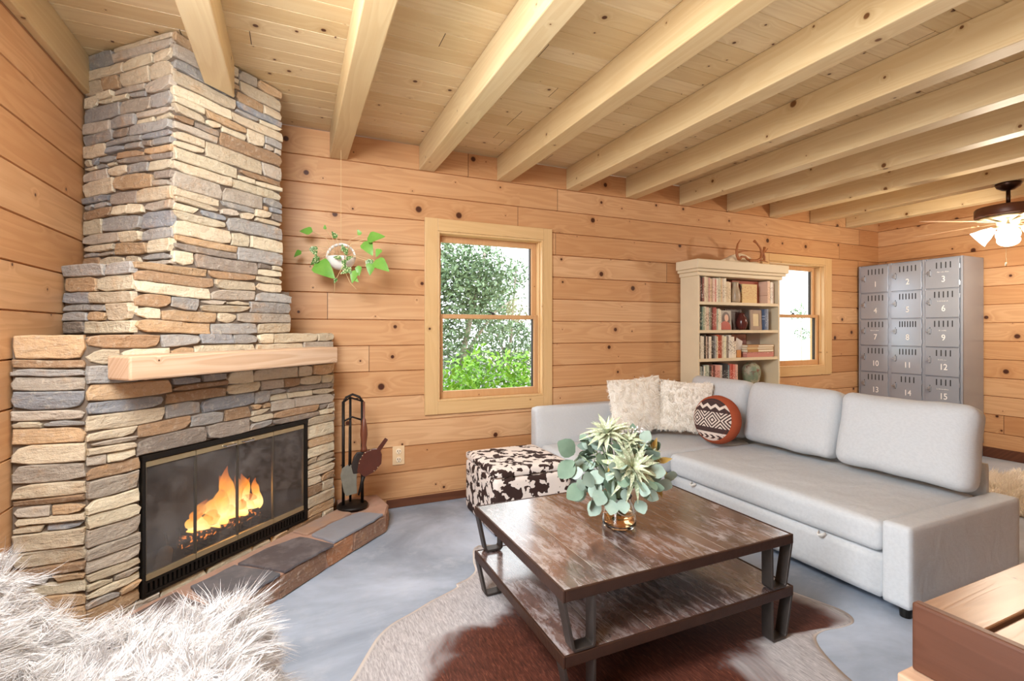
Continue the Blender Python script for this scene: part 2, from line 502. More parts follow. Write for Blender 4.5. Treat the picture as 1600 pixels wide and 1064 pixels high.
W1 = (1.0, 1.905, .757, 2.053)      # clear openings
W2 = (4.585, 5.50, .895, 2.035)
struct(courses(lambda s, d, z: (s, D+d, z), XL-.15, XR+.15, 'wall_back', M['wall_x'], [W1, W2]), 'knotty pine log wall with two sash windows, behind the bookcase', 'wall')
struct(courses(lambda s, d, z: (XL-d, s, z), YB, D, 'wall_left', M['wall_y'], [(.20, 1.12, .02, 2.12)]), 'knotty pine log wall beside the stone fireplace', 'wall')
struct(courses(lambda s, d, z: (XR+d, s, z), YB, D, 'wall_right', M['wall_y']), 'knotty pine log wall behind the grey lockers', 'wall')
struct(courses(lambda s, d, z: (s, YB-d, z), XL-.15, XR+.15, 'wall_rear', M['wall_x']), 'pine log wall at the near end of the room', 'wall')
mb = MB(); mb.box(XL-.2, XR+.2, YB-.2, D+.16, -.08, 0)
struct(mb.build('floor', M['floor']), 'mottled blue grey stained concrete floor', 'floor')
mb = MB(); y = D
while y > YB:
    y0 = max(y-.118, YB)
    mb.prism([(0, y0+.0028), (.006, y0), (.03, y0), (.03, y), (.006, y), (0, y-.0028)], XL, XR, lambda a, d, q: (a, q, ZC+d))
    y = y0
mb.box(XL-.3, XR+.3, YB-.3, D+.45, ZC+.03, ZC+.14)
struct(mb.build('ceiling', M['ceil']), 'pale knotty pine plank ceiling above the beams', 'ceiling')

BX = [-.394, .233, .86, 1.489, 2.13, 2.75, 3.378, 3.998, 4.615, 5.26, 5.89]
ordn = ['first', 'second', 'third', 'fourth', 'fifth', 'sixth', 'seventh', 'eighth', 'ninth', 'tenth', 'eleventh']
BW = .118
for i, x0 in enumerate(BX):
    mb = MB()
    if i == 0:
        poly = [(x0, YB), (x0+BW, YB), (x0+BW, x0+BW+3.176), (x0, x0+3.176)]
    else:
        poly = [(x0, YB), (x0+BW, YB), (x0+BW, D-.002), (x0, D-.002)]
    mb.prism(poly, 2.5, ZC-.001, lambda a, p, q: (p, q, a))
    o = mb.build('ceiling_beam', M['beam'], bev=.006, loc=(x0, 0, 2.5))
    lab = 'pale pine ceiling beam that ends against the stone chimney' if i == 0 else ('pale pine ceiling beam with the hanging pothos below it' if i == 1 else ('pale pine ceiling beam that carries the ceiling fan' if i == 9 else
          '%s pale pine ceiling beam counted from the stone chimney' % ordn[i]))
    struct(o, lab, 'beam')
mb = MB(); mb.box(XL+.001, -.938, YB, 3.62, 2.5, ZC-.001)
struct(mb.build('ceiling_beam', M['beam'], bev=.005, loc=(XL, 0, 2.5)), 'slim pine beam lying along the top of the wall beside the chimney', 'beam')
mb = MB(); mb.box(.62, 1.72, D-.014, D-.001, .001, .062)
mb.box(1.72, XR-.01, D-.014, D-.001, .001, .062)
struct(mb.build('baseboard_back', M['base'], bev=.003), 'dark brown sill board along the foot of the window wall', 'baseboard')
mb = MB(); mb.box(XR-.016, XR-.001, YB+.01, D-.02, .001, .105)
struct(mb.build('baseboard_right', M['base'], bev=.003), 'dark brown sill board at the foot of the wall behind the lockers', 'baseboard')

def window(n, op, outer, rail, label):
    x0, x1, z0, z1 = op; X0, X1, Z0, Z1 = outer
    mb = MB(); e = .022
    mb.box(X0, x0, D-e, D-.0005, Z0, Z1); mb.box(x1, X1, D-e, D-.0005, Z0, Z1)
    root = mb.build('window_%d' % n, M['trim_z'], bev=.003)
    struct(root, label, 'window')
    mb = MB(); mb.box(x0+.0005, x1-.0005, D-e, D-.0005, z1, Z1); mb.box(x0+.0005, x1-.0005, D-e, D-.0005, Z0, z0)
    mb.build('casing', M['trim_x'], root, bev=.003)
    mb = MB(); j = .016
    mb.box(x0+.001, x0+j, D-.018, D+.15, z0+.001, z1-.001); mb.box(x1-j, x1-.001, D-.018, D+.15, z0+.001, z1-.001)
    mb.box(x0+j, x1-j, D-.018, D+.15, z1-j, z1-.001); mb.box(x0+j, x1-j, D-.018, D+.15, z0+.001, z0+j)
    for xa, xb in ((x0+j, x0+j+.012), (x1-j-.012, x1-j)):
        mb.box(xa, xb, D+.022, D+.034, z0+j, z1-j)
    mb.build('jamb', M['trim_z'], root, bev=.002)
    a0, a1 = x0+j+.001, x1-j-.001
    for nm, y, za, zb, st, rl in (('upper_sash', D+.095, rail, z1-j, .04, .045), ('lower_sash', D+.045, z0+j, rail+.035, .042, .055)):
        mb = MB(); d = .034
        mb.box(a0, a0+st, y, y+d, za, zb); mb.box(a1-st, a1, y, y+d, za, zb)
        mb.box(a0+st, a1-st, y, y+d, zb-(rl if nm == 'upper_sash' else .032), zb)
        mb.box(a0+st, a1-st, y, y+d, za, za+(.032 if nm == 'upper_sash' else rl))
        s = mb.build(nm, M['sash'], root, bev=.003)
        mb = MB(); mb.box(a0+st-.004, a1-st+.004, y+.012, y+.017, za+.02, zb-.02)
        mb.build('glass_pane', M['glass'], s)
        mb = MB()
        for xa, xb in ((a1-st-.007, a1-st),):
            mb.box(xa, xb, y+.018, y+d+.012, za+.03, zb-.03)
        mb.build('screen_edge', M['black'], s)
    mb = MB(); cx = (x0+x1)/2+.03
    mb.lathe([(.014, 0), (.014, .012), (.006, .016)], 12, (cx, D+.06, rail+.036)); mb.tube([(cx, D+.06, rail+.05), (cx-.03, D+.058, rail+.056), (cx-.045, D+.058, rail+.062)], .005, 6)
    mb.build('sash_lock', M['black'], root)
    return root
window(1, W1, (.90, 1.985, .663, 2.147), 1.39, 'pine framed sash window between the fireplace tools and the bookcase')
window(2, W2, (4.485, 5.612, .80, 2.115), 1.44, 'pine framed sash window half hidden behind the white bookcase')

# wall outlet
root = empty('wall_outlet', (.708, D-.001, .381), 'cream duplex outlet low on the pine wall between the tool stand and the ottoman', 'outlet')
iv = plain('ivory_plastic', '#E6C79E', .4)
mb = MB(); mb.box(-.044, .044, -.008, 0, -.069, .069); mb.build('cover_plate', iv, root, bev=.004)
iv2 = plain('ivory_plastic_light', '#F2DDBF', .4)
for dz in (-.03, .03):
    mb = MB(); mb.lathe([(.021, 0), (.021, .005), (.018, .007)], 20, (0, 0, 0), fn=lambda p: (p[0], -.008-p[2], p[1]+dz))
    rc = mb.build('receptacle', iv2, root)
    mb = MB(); mb.box(-.010, -.006, -.0158, -.015, dz-.002, dz+.01); mb.box(.006, .010, -.0158, -.015, dz-.002, dz+.01); mb.box(-.003, .003, -.0158, -.015, dz-.013, dz-.007)
    mb.build('slot', M['black'], rc)

# ------------------------------------------------------------------ stone fireplace
O2 = Vector((-.747, 2.457)); R2 = math.sqrt(.5)
U3, N3 = Vector((R2, R2, 0)), Vector((R2, -R2, 0))
def F3(s, n, z): return Vector((O2.x, O2.y, 0)) + U3*s + N3*n + Vector((0, 0, z))
def PAL(r):
    k = r.random()
    tab = [(.22, '#D2C2A8'), (.42, '#DCCFB4'), (.58, '#BDB1A2'), (.72, '#A8A5A1'), (.77, '#9A9CA0'), (.89, '#C2A380'), (.94, '#AB8C6E'), (1.0, '#978B80')]
    for q, h in tab:
        if k < q:
            c = lin(h); f = .8+.35*r.random()
            return tuple(min(1, x*f) for x in c)
def stones(mb, O, U, N, span, z0, z1, hole=None, seed=1, palette=PAL, hmin=.050, hmax=.080, wmin=.10, wmax=.38, prot=.013, warp=.014):
    """irregular dry-laid courses on one plane. span(z) -> (s0, s1)"""
    r = random.Random(seed)
    zs = [z0]; brk = [z1] if not hole else sorted({z1, hole[2], hole[3]})
    brk = [b for b in brk if z0 < b <= z1]
    for b in brk:
        while zs[-1] < b-1e-4:
            h = r.uniform(hmin, hmax)
            zs.append(b if b-zs[-1] < h*1.55 else zs[-1]+h)
    Z = Vector((0, 0, 1))
    def one(sa, sb, za, zb, ends):
        col = palette(r); g = r.uniform(.0004, .0018)
        base = r.uniform(.002, prot); w, h = sb-sa, zb-za
        ch_ = .0045
        ni, nj = max(2, int(w/.05)), 2
        la = [0, ch_/w]+[ch_/w+(1-2*ch_/w)*i/ni for i in range(1, ni)]+[1-ch_/w, 1]
        lb = [0, ch_/h]+[ch_/h+(1-2*ch_/h)*i/nj for i in range(1, nj)]+[1-ch_/h, 1]
        nx, nz = len(la)-1, len(lb)-1
        tilt = r.uniform(-.005, .005); tilt2 = r.uniform(-.005, .005); V, F = [], []
        ph = r.uniform(0, 99); cu = [(r.uniform(0, .022), r.uniform(0, .012)) if r.random() < .45 else (r.uniform(0, .004), r.uniform(0, .003)) for _ in range(4)]
        for j in range(nz+1):
            for i in range(nx+1):
                a, b = la[i], lb[j]
                edge_i, edge_j = i in (0, nx), j in (0, nz)
                s = sa + g + (w-2*g)*a; z = za + g + (h-2*g)*b
                # ragged outline, clipped corners
                wj = abs(b-.5)*2; wi = abs(a-.5)*2
                z -= (b-.5)*2*max(0, noise.noise(Vector((s*26, (0 if b < .5 else 7), ph))))*.006*wj
                s -= (a-.5)*2*max(0, noise.noise(Vector((z*40, ph, (0 if a < .5 else 7)))))*.010*wi
                q_ = cu[(2 if b > .5 else 0)+(1 if a > .5 else 0)]
                fx_ = max(0, 1-min(a, 1-a)*w/.05); fz_ = max(0, 1-min(b, 1-b)*h/.03)
                s -= (1 if a > .5 else -1)*q_[0]*fx_*fz_; z -= (1 if b > .5 else -1)*q_[1]*fx_*fz_
                n = base + tilt*(b-.5)*2 + tilt2*(a-.5)*2 + noise.noise(Vector((s*12, z*30, ph)))*.0055
                if edge_i or edge_j: n -= .0040
                dz = 0
                if warp:
                    fade = min(1, max(0, (z1-z)/.05))
                    if hole: fade *= min(1, max(0, max(abs(z-(hole[2]+hole[3])/2)-(hole[3]-hole[2])/2, 0)/.08)) if hole[0]-.05 < s < hole[1]+.05 else 1
                    dz = warp*noise.noise(Vector((s*2.6, z*2.2, 5.1+seed)))*fade
                V.append(O + U*s + N*n + Z*(z+dz))
        k = (nx+1)*(nz+1)
        ring = [i for i in range(nx+1)] + [(j*(nx+1)+nx) for j in range(1, nz+1)] + [nz*(nx+1)+i for i in range(nx-1, -1, -1)] + [j*(nx+1) for j in range(nz-1, 0, -1)]
        for j in range(nz):
            for i in range(nx):
                q = j*(nx+1)+i; F.append((q, q+1, q+nx+2, q+nx+1))
        for q in ring:
            p = V[q]; nd = (p-O).dot(N); V.append(p - N*(nd+.02))
        m = len(ring)
        for i in range(m):
            a, b = ring[i], ring[(i+1) % m]
            F.append((a, k+i, k+(i+1) % m, b))
        mb.add(V, F, col)
    for za, zb in zip(zs[:-1], zs[1:]):
        s0, s1 = span((za+zb)/2)
        spans = [(s0, s1)]
        if hole and za >= hole[2]-1e-4 and zb <= hole[3]+1e-4: spans = [(s0, hole[0]), (hole[1], s1)]
        for a, b in spans:
            s = a
            while s < b-1e-4:
                w = r.uniform(wmin, wmax)
                e = b if b-(s+w) < wmin else s+w
                ends = (s == a, e == b)
                h = zb-za
                if h > .060 and r.random() < .36 and e-s > .12:
                    zm = za+h*r.uniform(.38, .62)
                    if r.random() < .4:
                        k = s+(e-s)*r.uniform(.35, .65)
                        one(s, k, za, zm, ends); one(k, e, za, zm, ends); one(s, e, zm, zb, ends)
                    elif r.random() < .5:
                        k = s+(e-s)*r.uniform(.35, .65)
                        one(s, e, za, zm, ends); one(s, k, zm, zb, ends); one(k, e, zm, zb, ends)
                    else:
                        one(s, e, za, zm, ends); one(s, e, zm, zb, ends)
                else:
                    one(s, e, za, zb, ends)
                s = e

FH = (.20, 1.165, .13, .755)          # firebox opening (s0, s1, z0, z1)
fire = empty('stone_fireplace', (-.4, 2.9, 0), 'corner fireplace and stepped chimney of stacked tan and grey ledgestone', 'fireplace')
def fp(mb, name, mat, parent=fire, **kw):
    """build a fireplace part, its vertices given in world space"""
    v0 = Vector((-.4, 2.9, 0))
    mb.v = [tuple(Vector(p)-v0) for p in mb.v]
    return mb.build(name, mat, parent, **kw)
def span(z):
    if z < 1.283: return (0, 1.403)
    if z < 1.53: return (.172, 1.043)
    if z < 1.60: return (.172, .972)
    return (.341, .972)
mb = MB()
Of = F3(0, 0, 0)
stones(mb, Of, U3, N3, span, .0, 1.283, FH, seed=3)
stones(mb, Of, U3, N3, span, 1.283, 1.60, None, seed=4)
stones(mb, Of, U3, N3, span, 1.60, ZC-.004, None, seed=5)
PX = Vector((1, 0, 0)); PY = Vector((0, 1, 0)); BL = Vector((-R2, R2, 0))
wx = XL+.004
stones(mb, Vector((wx, 2.457, 0)), PX, -PY, lambda z: (0, -.747-wx), 0, 1.283, seed=6, wmax=.3)
stones(mb, Vector((.243, 3.45, 0)), PY, PX, lambda z: (0, 3.624-3.45), 0, 1.283, seed=7)
def diag(s0, z0, z1, xlim, seed):
    c = F3(s0, 0, 0); L = (c.x-xlim)/R2
    stones(mb, c+BL*L, -BL, -U3, lambda z: (0, L), z0, z1, seed=seed, wmax=.34)
diag(.172, 1.283, 1.60, wx, 8)
diag(.341, 1.60, ZC-.004, wx, 9)
fp(mb, 'ledgestone_facing', M['stone'], colattr=True)
# core behind the facing (mortar)
mb = MB(); k = .008
def inset(poly, z0, z1): mb.prism(poly, z0, z1, lambda a, p, q: (p, q, a))
def P2(s, n): v = F3(s, n, 0); return (v.x, v.y)
yb = D-.006
def wl(s, n=-k):
    v = F3(s, n, 0); L = (v.x-wx-.002)/R2; q = v+BL*L; return (q.x, q.y)
def wr(s, n=-k):
    v = F3(s, n, 0); L = (yb-v.y)/R2; q = v+BL*L; return (q.x, q.y)
mb.prism([P2(k, -k), P2(FH[0], -k), P2(FH[0], -.30), (wx+.002, F3(FH[0], -.3, 0).y), (wx+.002, 2.457+k)], 0, 1.27, lambda a, p, q: (p, q, a))
mb.prism([P2(FH[1], -k), P2(1.403-.01, -k), (.243-k, yb), P2(FH[1], -.32)], 0, 1.27, lambda a, p, q: (p, q, a))
mb.prism([P2(FH[0], -k), P2(FH[1], -k), P2(FH[1], -.30), P2(FH[0], -.30)], FH[3], 1.27, lambda a, p, q: (p, q, a))
mb.prism([P2(.172+k, -k), P2(1.043-k, -k), wr(1.043-k), (wx+.002, yb), wl(.172+k)], 1.27, 1.525, lambda a, p, q: (p, q, a))
mb.prism([P2(.172+k, -k), P2(.96, -k), wr(.96), (wx+.002, yb), wl(.172+k)], 1.525, 1.59, lambda a, p, q: (p, q, a))
mb.prism([P2(.341+k, -k), P2(.972-k, -k), wr(.972-k), (wx+.002, yb), wl(.341+k)], 1.59, ZC-.005, lambda a, p, q: (p, q, a))
fp(mb, 'mortar_core', M['mortar'])
# firebox
mb = MB()
zf, zt = .135, .745
i0, i1, j0, j1 = FH[0]+.015, FH[1]-.015, FH[0]+.13, FH[1]-.13
dpt = -.42
quad = lambda a, b, c, d: mb.add([a, b, c, d], [(0, 1, 2, 3)])
quad(F3(i0, -.03, zf), F3(i1, -.03, zf), F3(j1, dpt, zf), F3(j0, dpt, zf))
quad(F3(i0, -.03, zt), F3(i1, -.03, zt), F3(j1, dpt, zt), F3(j0, dpt, zt))
quad(F3(i0, -.03, zf), F3(j0, dpt, zf), F3(j0, dpt, zt), F3(i0, -.03, zt))
quad(F3(i1, -.03, zf), F3(j1, dpt, zf), F3(j1, dpt, zt), F3(i1, -.03, zt))
quad(F3(j0, dpt, zf), F3(j1, dpt, zf), F3(j1, dpt, zt), F3(j0, dpt, zt))
fp(mb, 'firebox', M['firebrick'])
# mantel shelf
mb = MB()
mb.prism([(.06, -.022), (1.245, -.022), (1.238, -.178), (.05, -.18)], 1.10, 1.197, lambda a, p, q: (p, q, a))
o = mb.build('mantel_shelf', M['mantel'], fire, bev=.008)
o.location = F3(0, 0, 0)-Vector((-.4, 2.9, 0)); o.rotation_euler = (0, 0, PI/4)
tag(o, 'thick pale timber mantel shelf')
# fire screen: black surround, brass rails, four glass doors, vent grille
def sbox(mb, s0, s1, n0, n1, z0, z1):
    mb.prism([P2(s0, n0), P2(s1, n0), P2(s1, n1), P2(s0, n1)], z0, z1, lambda a, p, q: (p, q, a))
mb = MB()
s0, s1 = FH[0]+.002, FH[1]-.002
sbox(mb, s0, s0+.014, -.02, .012, .132, .752); sbox(mb, s1-.026, s1, -.02, .012, .132, .752)
sbox(mb, s0, s1, -.02, .014, .728, .753); sbox(mb, s0, s1, -.02, .010, .132, .148)
scr = fp(mb, 'screen_frame', M['black'], bev=.002); tag(scr, 'black metal fire screen surround')
v0 = Vector((-.4, 2.9, 0))
mb = MB(); n = 44; gw = (s1-s0-.04)/n
for i in range(n):
    sbox(mb, s0+.014+i*gw, s0+.014+i*gw+gw*.55, -.012, .006, .150, .192)
sbox(mb, s0+.012, s1-.024, -.012, .008, .190, .200)
fp(mb, 'vent_grille', M['black'], scr)
d0, d1 = s0+.016, s1-.028
pw = (d1-d0)/4
for i in range(4):
    a, b = d0+pw*i+.0015, d0+pw*(i+1)-.0015
    mb = MB()
    sbox(mb, a, b, -.006, .008, .202, .228); sbox(mb, a, b, -.006, .008, .700, .724); sbox(mb, a, a+.0015, -.006, -.0045, .228, .700)
    dr = fp(mb, 'glass_door', M['brass'], bev=.0015)
    mb = MB(); sbox(mb, a+.003, b-.003, -.001, .003, .228, .700); fp(mb, 'glass_pane', M['fireglass'], dr)
    mb = MB(); sbox(mb, a, a+.003, -.005, .007, .228, .700); sbox(mb, b-.003, b, -.005, .007, .228, .700); fp(mb, 'edge_strip', M['greyedge'], dr)
    if i in (1, 2):
        mb = MB(); h = (b-.085, b-.02) if i == 1 else (a+.02, a+.085)
        mb.tube([F3(h[0], .008, .712), F3(h[0]+.004, .026, .712), F3(h[1]-.004, .026, .712), F3(h[1], .008, .712)], .005, 8)
        fp(mb, 'door_handle', M['chrome'], dr)
# grate, logs and fire (things resting in the firebox)
gr = empty('fire_grate', F3(.74, -.2, .137), 'black iron grate under the burning logs', 'grate')
g0 = Vector(gr.location)
mb = MB()
for i in range(8):
    s = .52+i*.065
    mb.tube([F3(s, -.09, .235)-g0, F3(s, -.10, .195)-g0, F3(s, -.30, .195)-g0, F3(s, -.32, .25)-g0], .007, 6)
mb.build('grate_bar', M['black'], gr, smooth=True)
mb = MB()
for n in (-.13, -.27):
    mb.tube([F3(.49, n, .185)-g0, F3(1.0, n, .185)-g0], .008, 6)
    for s in (.53, .96): mb.tube([F3(s, n, .185)-g0, F3(s, n, .001+.137)-g0], .007, 6)
mb.build('grate_leg', M['black'], gr, smooth=True)
def logobj(a, b, r, lab, col):
    a, b = Vector(a), Vector(b); mb = MB(); pts, rs = [], []
    for i in range(9):
        t = i/8; pts.append(a.lerp(b, t)+Vector((noise.noise(Vector((t*3, r*90, 0))), 0, noise.noise(Vector((0, t*3, r*70)))))*.012); rs.append(r*(1+.16*noise.noise(Vector((t*5, r*50, 2)))))
    mb.tube(pts, rs, 10)
    o = mb.build('firewood_log', col, smooth=True, loc=tuple((a+b)/2)); return tag(o, lab, 'log', 'logs burning in the fireplace')
bark = plain('grey_bark', '#7A6C60', .9, var=.45, vs=18, bump=.8)
logobj(F3(.48, -.155, .237), F3(.93, -.15, .241), .030, 'front log on the grate, charred below the flames', M['log'])
logobj(F3(.60, -.245, .243), F3(1.04, -.24, .247), .036, 'back log on the grate behind the flames', M['log'])
logobj(F3(.62, -.17, .305), F3(.95, -.225, .312), .026, 'upper log lying across the other burning logs', M['log'])
logobj(F3(.36, -.10, .178), F3(.47, -.24, .182), .034, 'grey ashy log lying loose beside the grate', bark)
# flames: twisted tongues of fire, emission only
t = NT('flame')
x = t.sep(t.n('ShaderNodeTexCoord').outputs['Generated'])
at = t.sep(t.n('ShaderNodeAttribute', attribute_name='Col').outputs['Color'])
lw = t.n('ShaderNodeLayerWeight'); lw.inputs[0].default_value = .35
hh = at[0]
colr = t.ramp(hh, [(0.0, (1, .50, .10)), (.25, (1, .72, .30)), (.6, (1, .42, .05)), (1.0, (.9, .16, .01))])
em = t.n('ShaderNodeEmission'); t.put(em.inputs[0], colr)
t.put(em.inputs[1], t.math('MULTIPLY_ADD', t.math('SUBTRACT', 1.0, hh), 4.2, 2.0))
trn = t.n('ShaderNodeBsdfTransparent'); mx = t.n('ShaderNodeMixShader')
edge = t.math('SUBTRACT', 1.0, lw.outputs['Facing'])
al = t.math('MULTIPLY', t.smooth(edge, .05, .75), t.math('SUBTRACT', 1.0, t.math('MULTIPLY', t.math('POWER', hh, 2.0), .75)))
t.put(mx.inputs[0], al); t.t.links.new(trn.outputs[0], mx.inputs[1]); t.t.links.new(em.outputs[0], mx.inputs[2]); t.t.links.new(mx.outputs[0], t.out.inputs[0])
M['flame'] = t.m
rf = random.Random(21)
fl = empty('fire', F3(.74, -.18, .25), 'orange and yellow flames rising from the logs behind the glass', 'fire')
f0 = Vector(fl.location)
tong = [(.71, .22, .055), (.755, .29, .055), (.785, .24, .04), (.67, .19, .05), (.63, .15, .045), (.595, .11, .038), (.73, .25, .035), (.85, .19, .036), (.885, .22, .036), (.92, .19, .034), (.95, .14, .03), (.565, .09, .032), (.70, .13, .065), (.76, .13, .065), (.65, .10, .055), (.82, .10, .045), (.61, .08, .05), (.90, .09, .045), (.79, .15, .04)]
for s, h, r in tong:
    mb = MB(); pts, rs, cs = [], [], []
    ph = rf.uniform(0, 50); nn = -.18+rf.uniform(-.03, .04); m = 12
    for i in range(m+1):
        u = i/m
        w = .035*u
        pts.append(F3(s+w*math.sin(ph+u*6)+.02*u, nn+w*.6*math.cos(ph*1.3+u*5), .255+h*u)-f0)
        rs.append(max(.001, r*(.55+.9*u)*(1-u)**.8*1.15*(1+.25*math.sin(ph+u*11))))
    k0 = len(mb.v); mb.tube(pts, rs, 12)
    mb.c = [(i//12/m, 0, 0) for i in range(len(mb.v))]
    o = mb.build('flame_tongue', M['flame'], fl, smooth=True, colattr=True)
# hearth slab with flagstones
mb = MB()
hp = [P2(-.02, .03), P2(-.02, .385), P2(1.46, .385), (.60, 3.38), (.565, 3.622), (.275, 3.622), P2(1.43, .03)]
ins = [P2(.0, .03), P2(.0, .372), P2(1.45, .372), (.588, 3.38), (.553, 3.620), (.275, 3.620), P2(1.43, .03)]
mb.prism(ins, .001, .118, lambda a, p, q: (p, q, a))
hearth = fp(mb, 'hearth', M['hearthm'], bev=.006); tag(hearth, 'low raised hearth of slate flags and rust coloured edge stones')
def PALR(r):
    c = lin(r.choice(['#A9694A', '#B98462', '#8E5A44', '#C09477', '#9C7A66'])); f = r.uniform(.8, 1.15); return tuple(min(1, x*f) for x in c)
mb = MB()
stones(mb, F3(-.02, .37, 0), U3, N3, lambda z: (0, 1.47), .001, .112, seed=15, palette=PALR, hmin=.09, hmax=.11, wmin=.14, wmax=.34, prot=.016, warp=0)
e0, e1 = Vector((.588, 3.262, 0)), Vector((.592, 3.38, 0))
q0 = F3(1.45, .37, 0)
for a, b in ((q0, Vector((.588, 3.38, 0))), (Vector((.588, 3.38, 0)), Vector((.553, 3.620, 0)))):
    d = (b-a).normalized(); nn = Vector((d.y, -d.x, 0))
    stones(mb, a, d, nn, lambda z, L=(b-a).length: (0, L), .001, .112, seed=16, palette=PALR, hmin=.09, hmax=.11, wmin=.08, wmax=.2, prot=.012, warp=0)
fp(mb, 'edge_stones', M['stone'], hearth, colattr=True)
flags = [([(.60, .10), (.78, .095), (.96, .15), (.95, .40), (.78, .385), (.62, .385)], '#5B5456'), ([(.36, .09), (.585, .105), (.60, .385), (.42, .39), (.30, .30)], '#5F6066'),
         ([(1.0, .19), (1.20, .185), (1.38, .22), (1.42, .385), (1.2, .39), (.975, .38)], '#8D8F97'), ([(.0, .10), (.30, .08), (.27, .37), (.0, .38)], '#6A5F5C'), ([(1.0, .05), (1.36, .06), (1.36, .19), (1.2, .165), (1.0, .165)], '#A98974')]
for pl, h in flags:
    mb = MB(); rr = random.Random(len(pl)*7+int(pl[0][0]*100))
    out = []
    for i in range(len(pl)):
        a, b = Vector(pl[i]), Vector(pl[(i+1) % len(pl)])
        for kk in range(4):
            q = a.lerp(b, kk/4); out.append((q.x+rr.uniform(-.006, .006), q.y+rr.uniform(-.006, .006)))
    mb.prism([P2(*q) for q in out], .116, .130+rr.uniform(0, .004), lambda a, p, q: (p, q, a), lin(h))
    fp(mb, 'flagstone', M['slate'], hearth, colattr=True, bev=.004)

# ------------------------------------------------------------------ sofa
t = NT('sofa_linen')
p = t.obj(); x = t.sep(p)
wv = t.math('ADD', t.noise(t.comb(t.math('MULTIPLY', x[0], 420), t.math('MULTIPLY', x[1], 60), t.math('MULTIPLY', x[2], 60)), 1, 2), t.noise(t.comb(t.math('MULTIPLY', x[0], 60), t.math('MULTIPLY', x[1], 60), t.math('MULTIPLY', x[2], 420)), 1, 2))
cr = t.noise(p, 5.5, 3, .55, .8)
c = t.mix(t.math('MULTIPLY', t.smooth(wv, .8, 1.25), .3), lin('#CDD0D3'), lin('#B6B9BD'))
M['linen'] = t.bsdf(c, .92, 0, t.bump(t.math('ADD', t.math('MULTIPLY', wv, .05), t.math('MULTIPLY', cr, 1.0)), .35, .02), .15)
M['loop'] = plain('webbing_loop', '#E3E0DA', .8)
sofa = empty('corner_sofa', (2.95, 2.4, 0), 'light grey fabric corner sofa with a chaise along the window wall', 'sofa')
sv = Vector(sofa.location)
def sp_(name, V, F, mat=None, smooth=True, parent=sofa, sub=0, bev=0):
    mb = MB(); mb.add([tuple(Vector(p)-sv) for p in V], F)
    return mb.build(name, mat or M['linen'], parent, smooth=smooth, sub=sub, bev=bev)
def sbx(name, x0, x1, y0, y1, z0, z1, r=.02, n=(8, 8, 5), **kw):
    a = {k: kw.pop(k) for k in ('puff', 'wr', 'wf', 'seed') if k in kw}
    V, F = rbox((x0+x1)/2, (y0+y1)/2, (z0+z1)/2, x1-x0, y1-y0, z1-z0, r, n, **a)
    return sp_(name, V, F, **kw)
sbx('front_panel', 2.507, 3.455, 1.386, 2.79, .045, .248, .012)
sbx('chaise_base', 1.765, 3.36, 2.804, 3.40, .045, .248, .012)
sbx('seat_cushion', 2.500, 3.40, 1.385, 2.793, .256, .402, .035, (30, 40, 8), puff=.016, wr=.010, wf=7)
sbx('chaise_cushion', 1.762, 3.36, 2.803, 3.412, .256, .404, .035, (40, 20, 8), puff=.012, wr=.005, wf=7, seed=4)
sbx('armrest', 2.500, 3.505, 1.262, 1.380, .045, .418, .014, (24, 8, 12))
sbx('chaise_backrest', 1.742, 3.362, 3.418, 3.54, .045, .690, .03, (24, 8, 14))
sbx('backrest', 3.462, 3.505, 1.386, 3.375, .045, .57, .015, (6, 24, 12))
for fx, fy in ((2.54, 1.30), (3.46, 1.30), (1.80, 3.49), (3.32, 3.49), (2.54, 2.76)):
    mb = MB(); mb.lathe([(.022, .001), (.026, .046)], 14, (fx-sv.x, fy-sv.y, 0)); mb.build('foot', M['black'], sofa, smooth=False)
for fy in (1.66, 2.55):
    mb = MB()
    mb.tube([Vector(q)-sv for q in ((2.506, fy-.018, .252), (2.482, fy-.010, .246), (2.474, fy, .243), (2.482, fy+.010, .246), (2.506, fy+.018, .252))], .007, 8, flat=.5)
    mb.build('pull_loop', M['loop'], sofa, smooth=True)

def back_cushion(name, y0, y1, label, rz=0, seed=1, dx=0):
    h, w, th = .455, y1-y0, .17
    V, F = rbox(0, 0, h/2, th, w, h, .06, (10, 20, 16), puff=.035, wr=.014, wf=5, seed=seed)
    a = math.radians(14)
    lo = min((p.x*math.sin(-a)*0+p.z*math.cos(a)-p.x*math.sin(a)) for p in V)
    Mx = Matrix.Translation((3.245+dx, (y0+y1)/2, .432-lo)) @ Matrix.Rotation(rz, 4, 'Z') @ Matrix.Rotation(a, 4, 'Y')
    mb = MB(); mb.add(xform(V, Mx), F)
    # piping
    o = mb.build(name, M['linen'], smooth=True, loc=(3.27, (y0+y1)/2, .42))
    return tag(o, label, 'cushion')
back_cushion('back_cushion', 1.352, 2.045, 'big grey back cushion nearest the open sofa arm', .015, 3)
back_cushion('back_cushion', 2.058, 2.752, 'grey back cushion in the middle, touching the round pillow', -.015, 8)
back_cushion('back_cushion', 2.775, 3.368, 'grey back cushion in the sofa corner below the bookshelves', 0, 13, dx=.0)

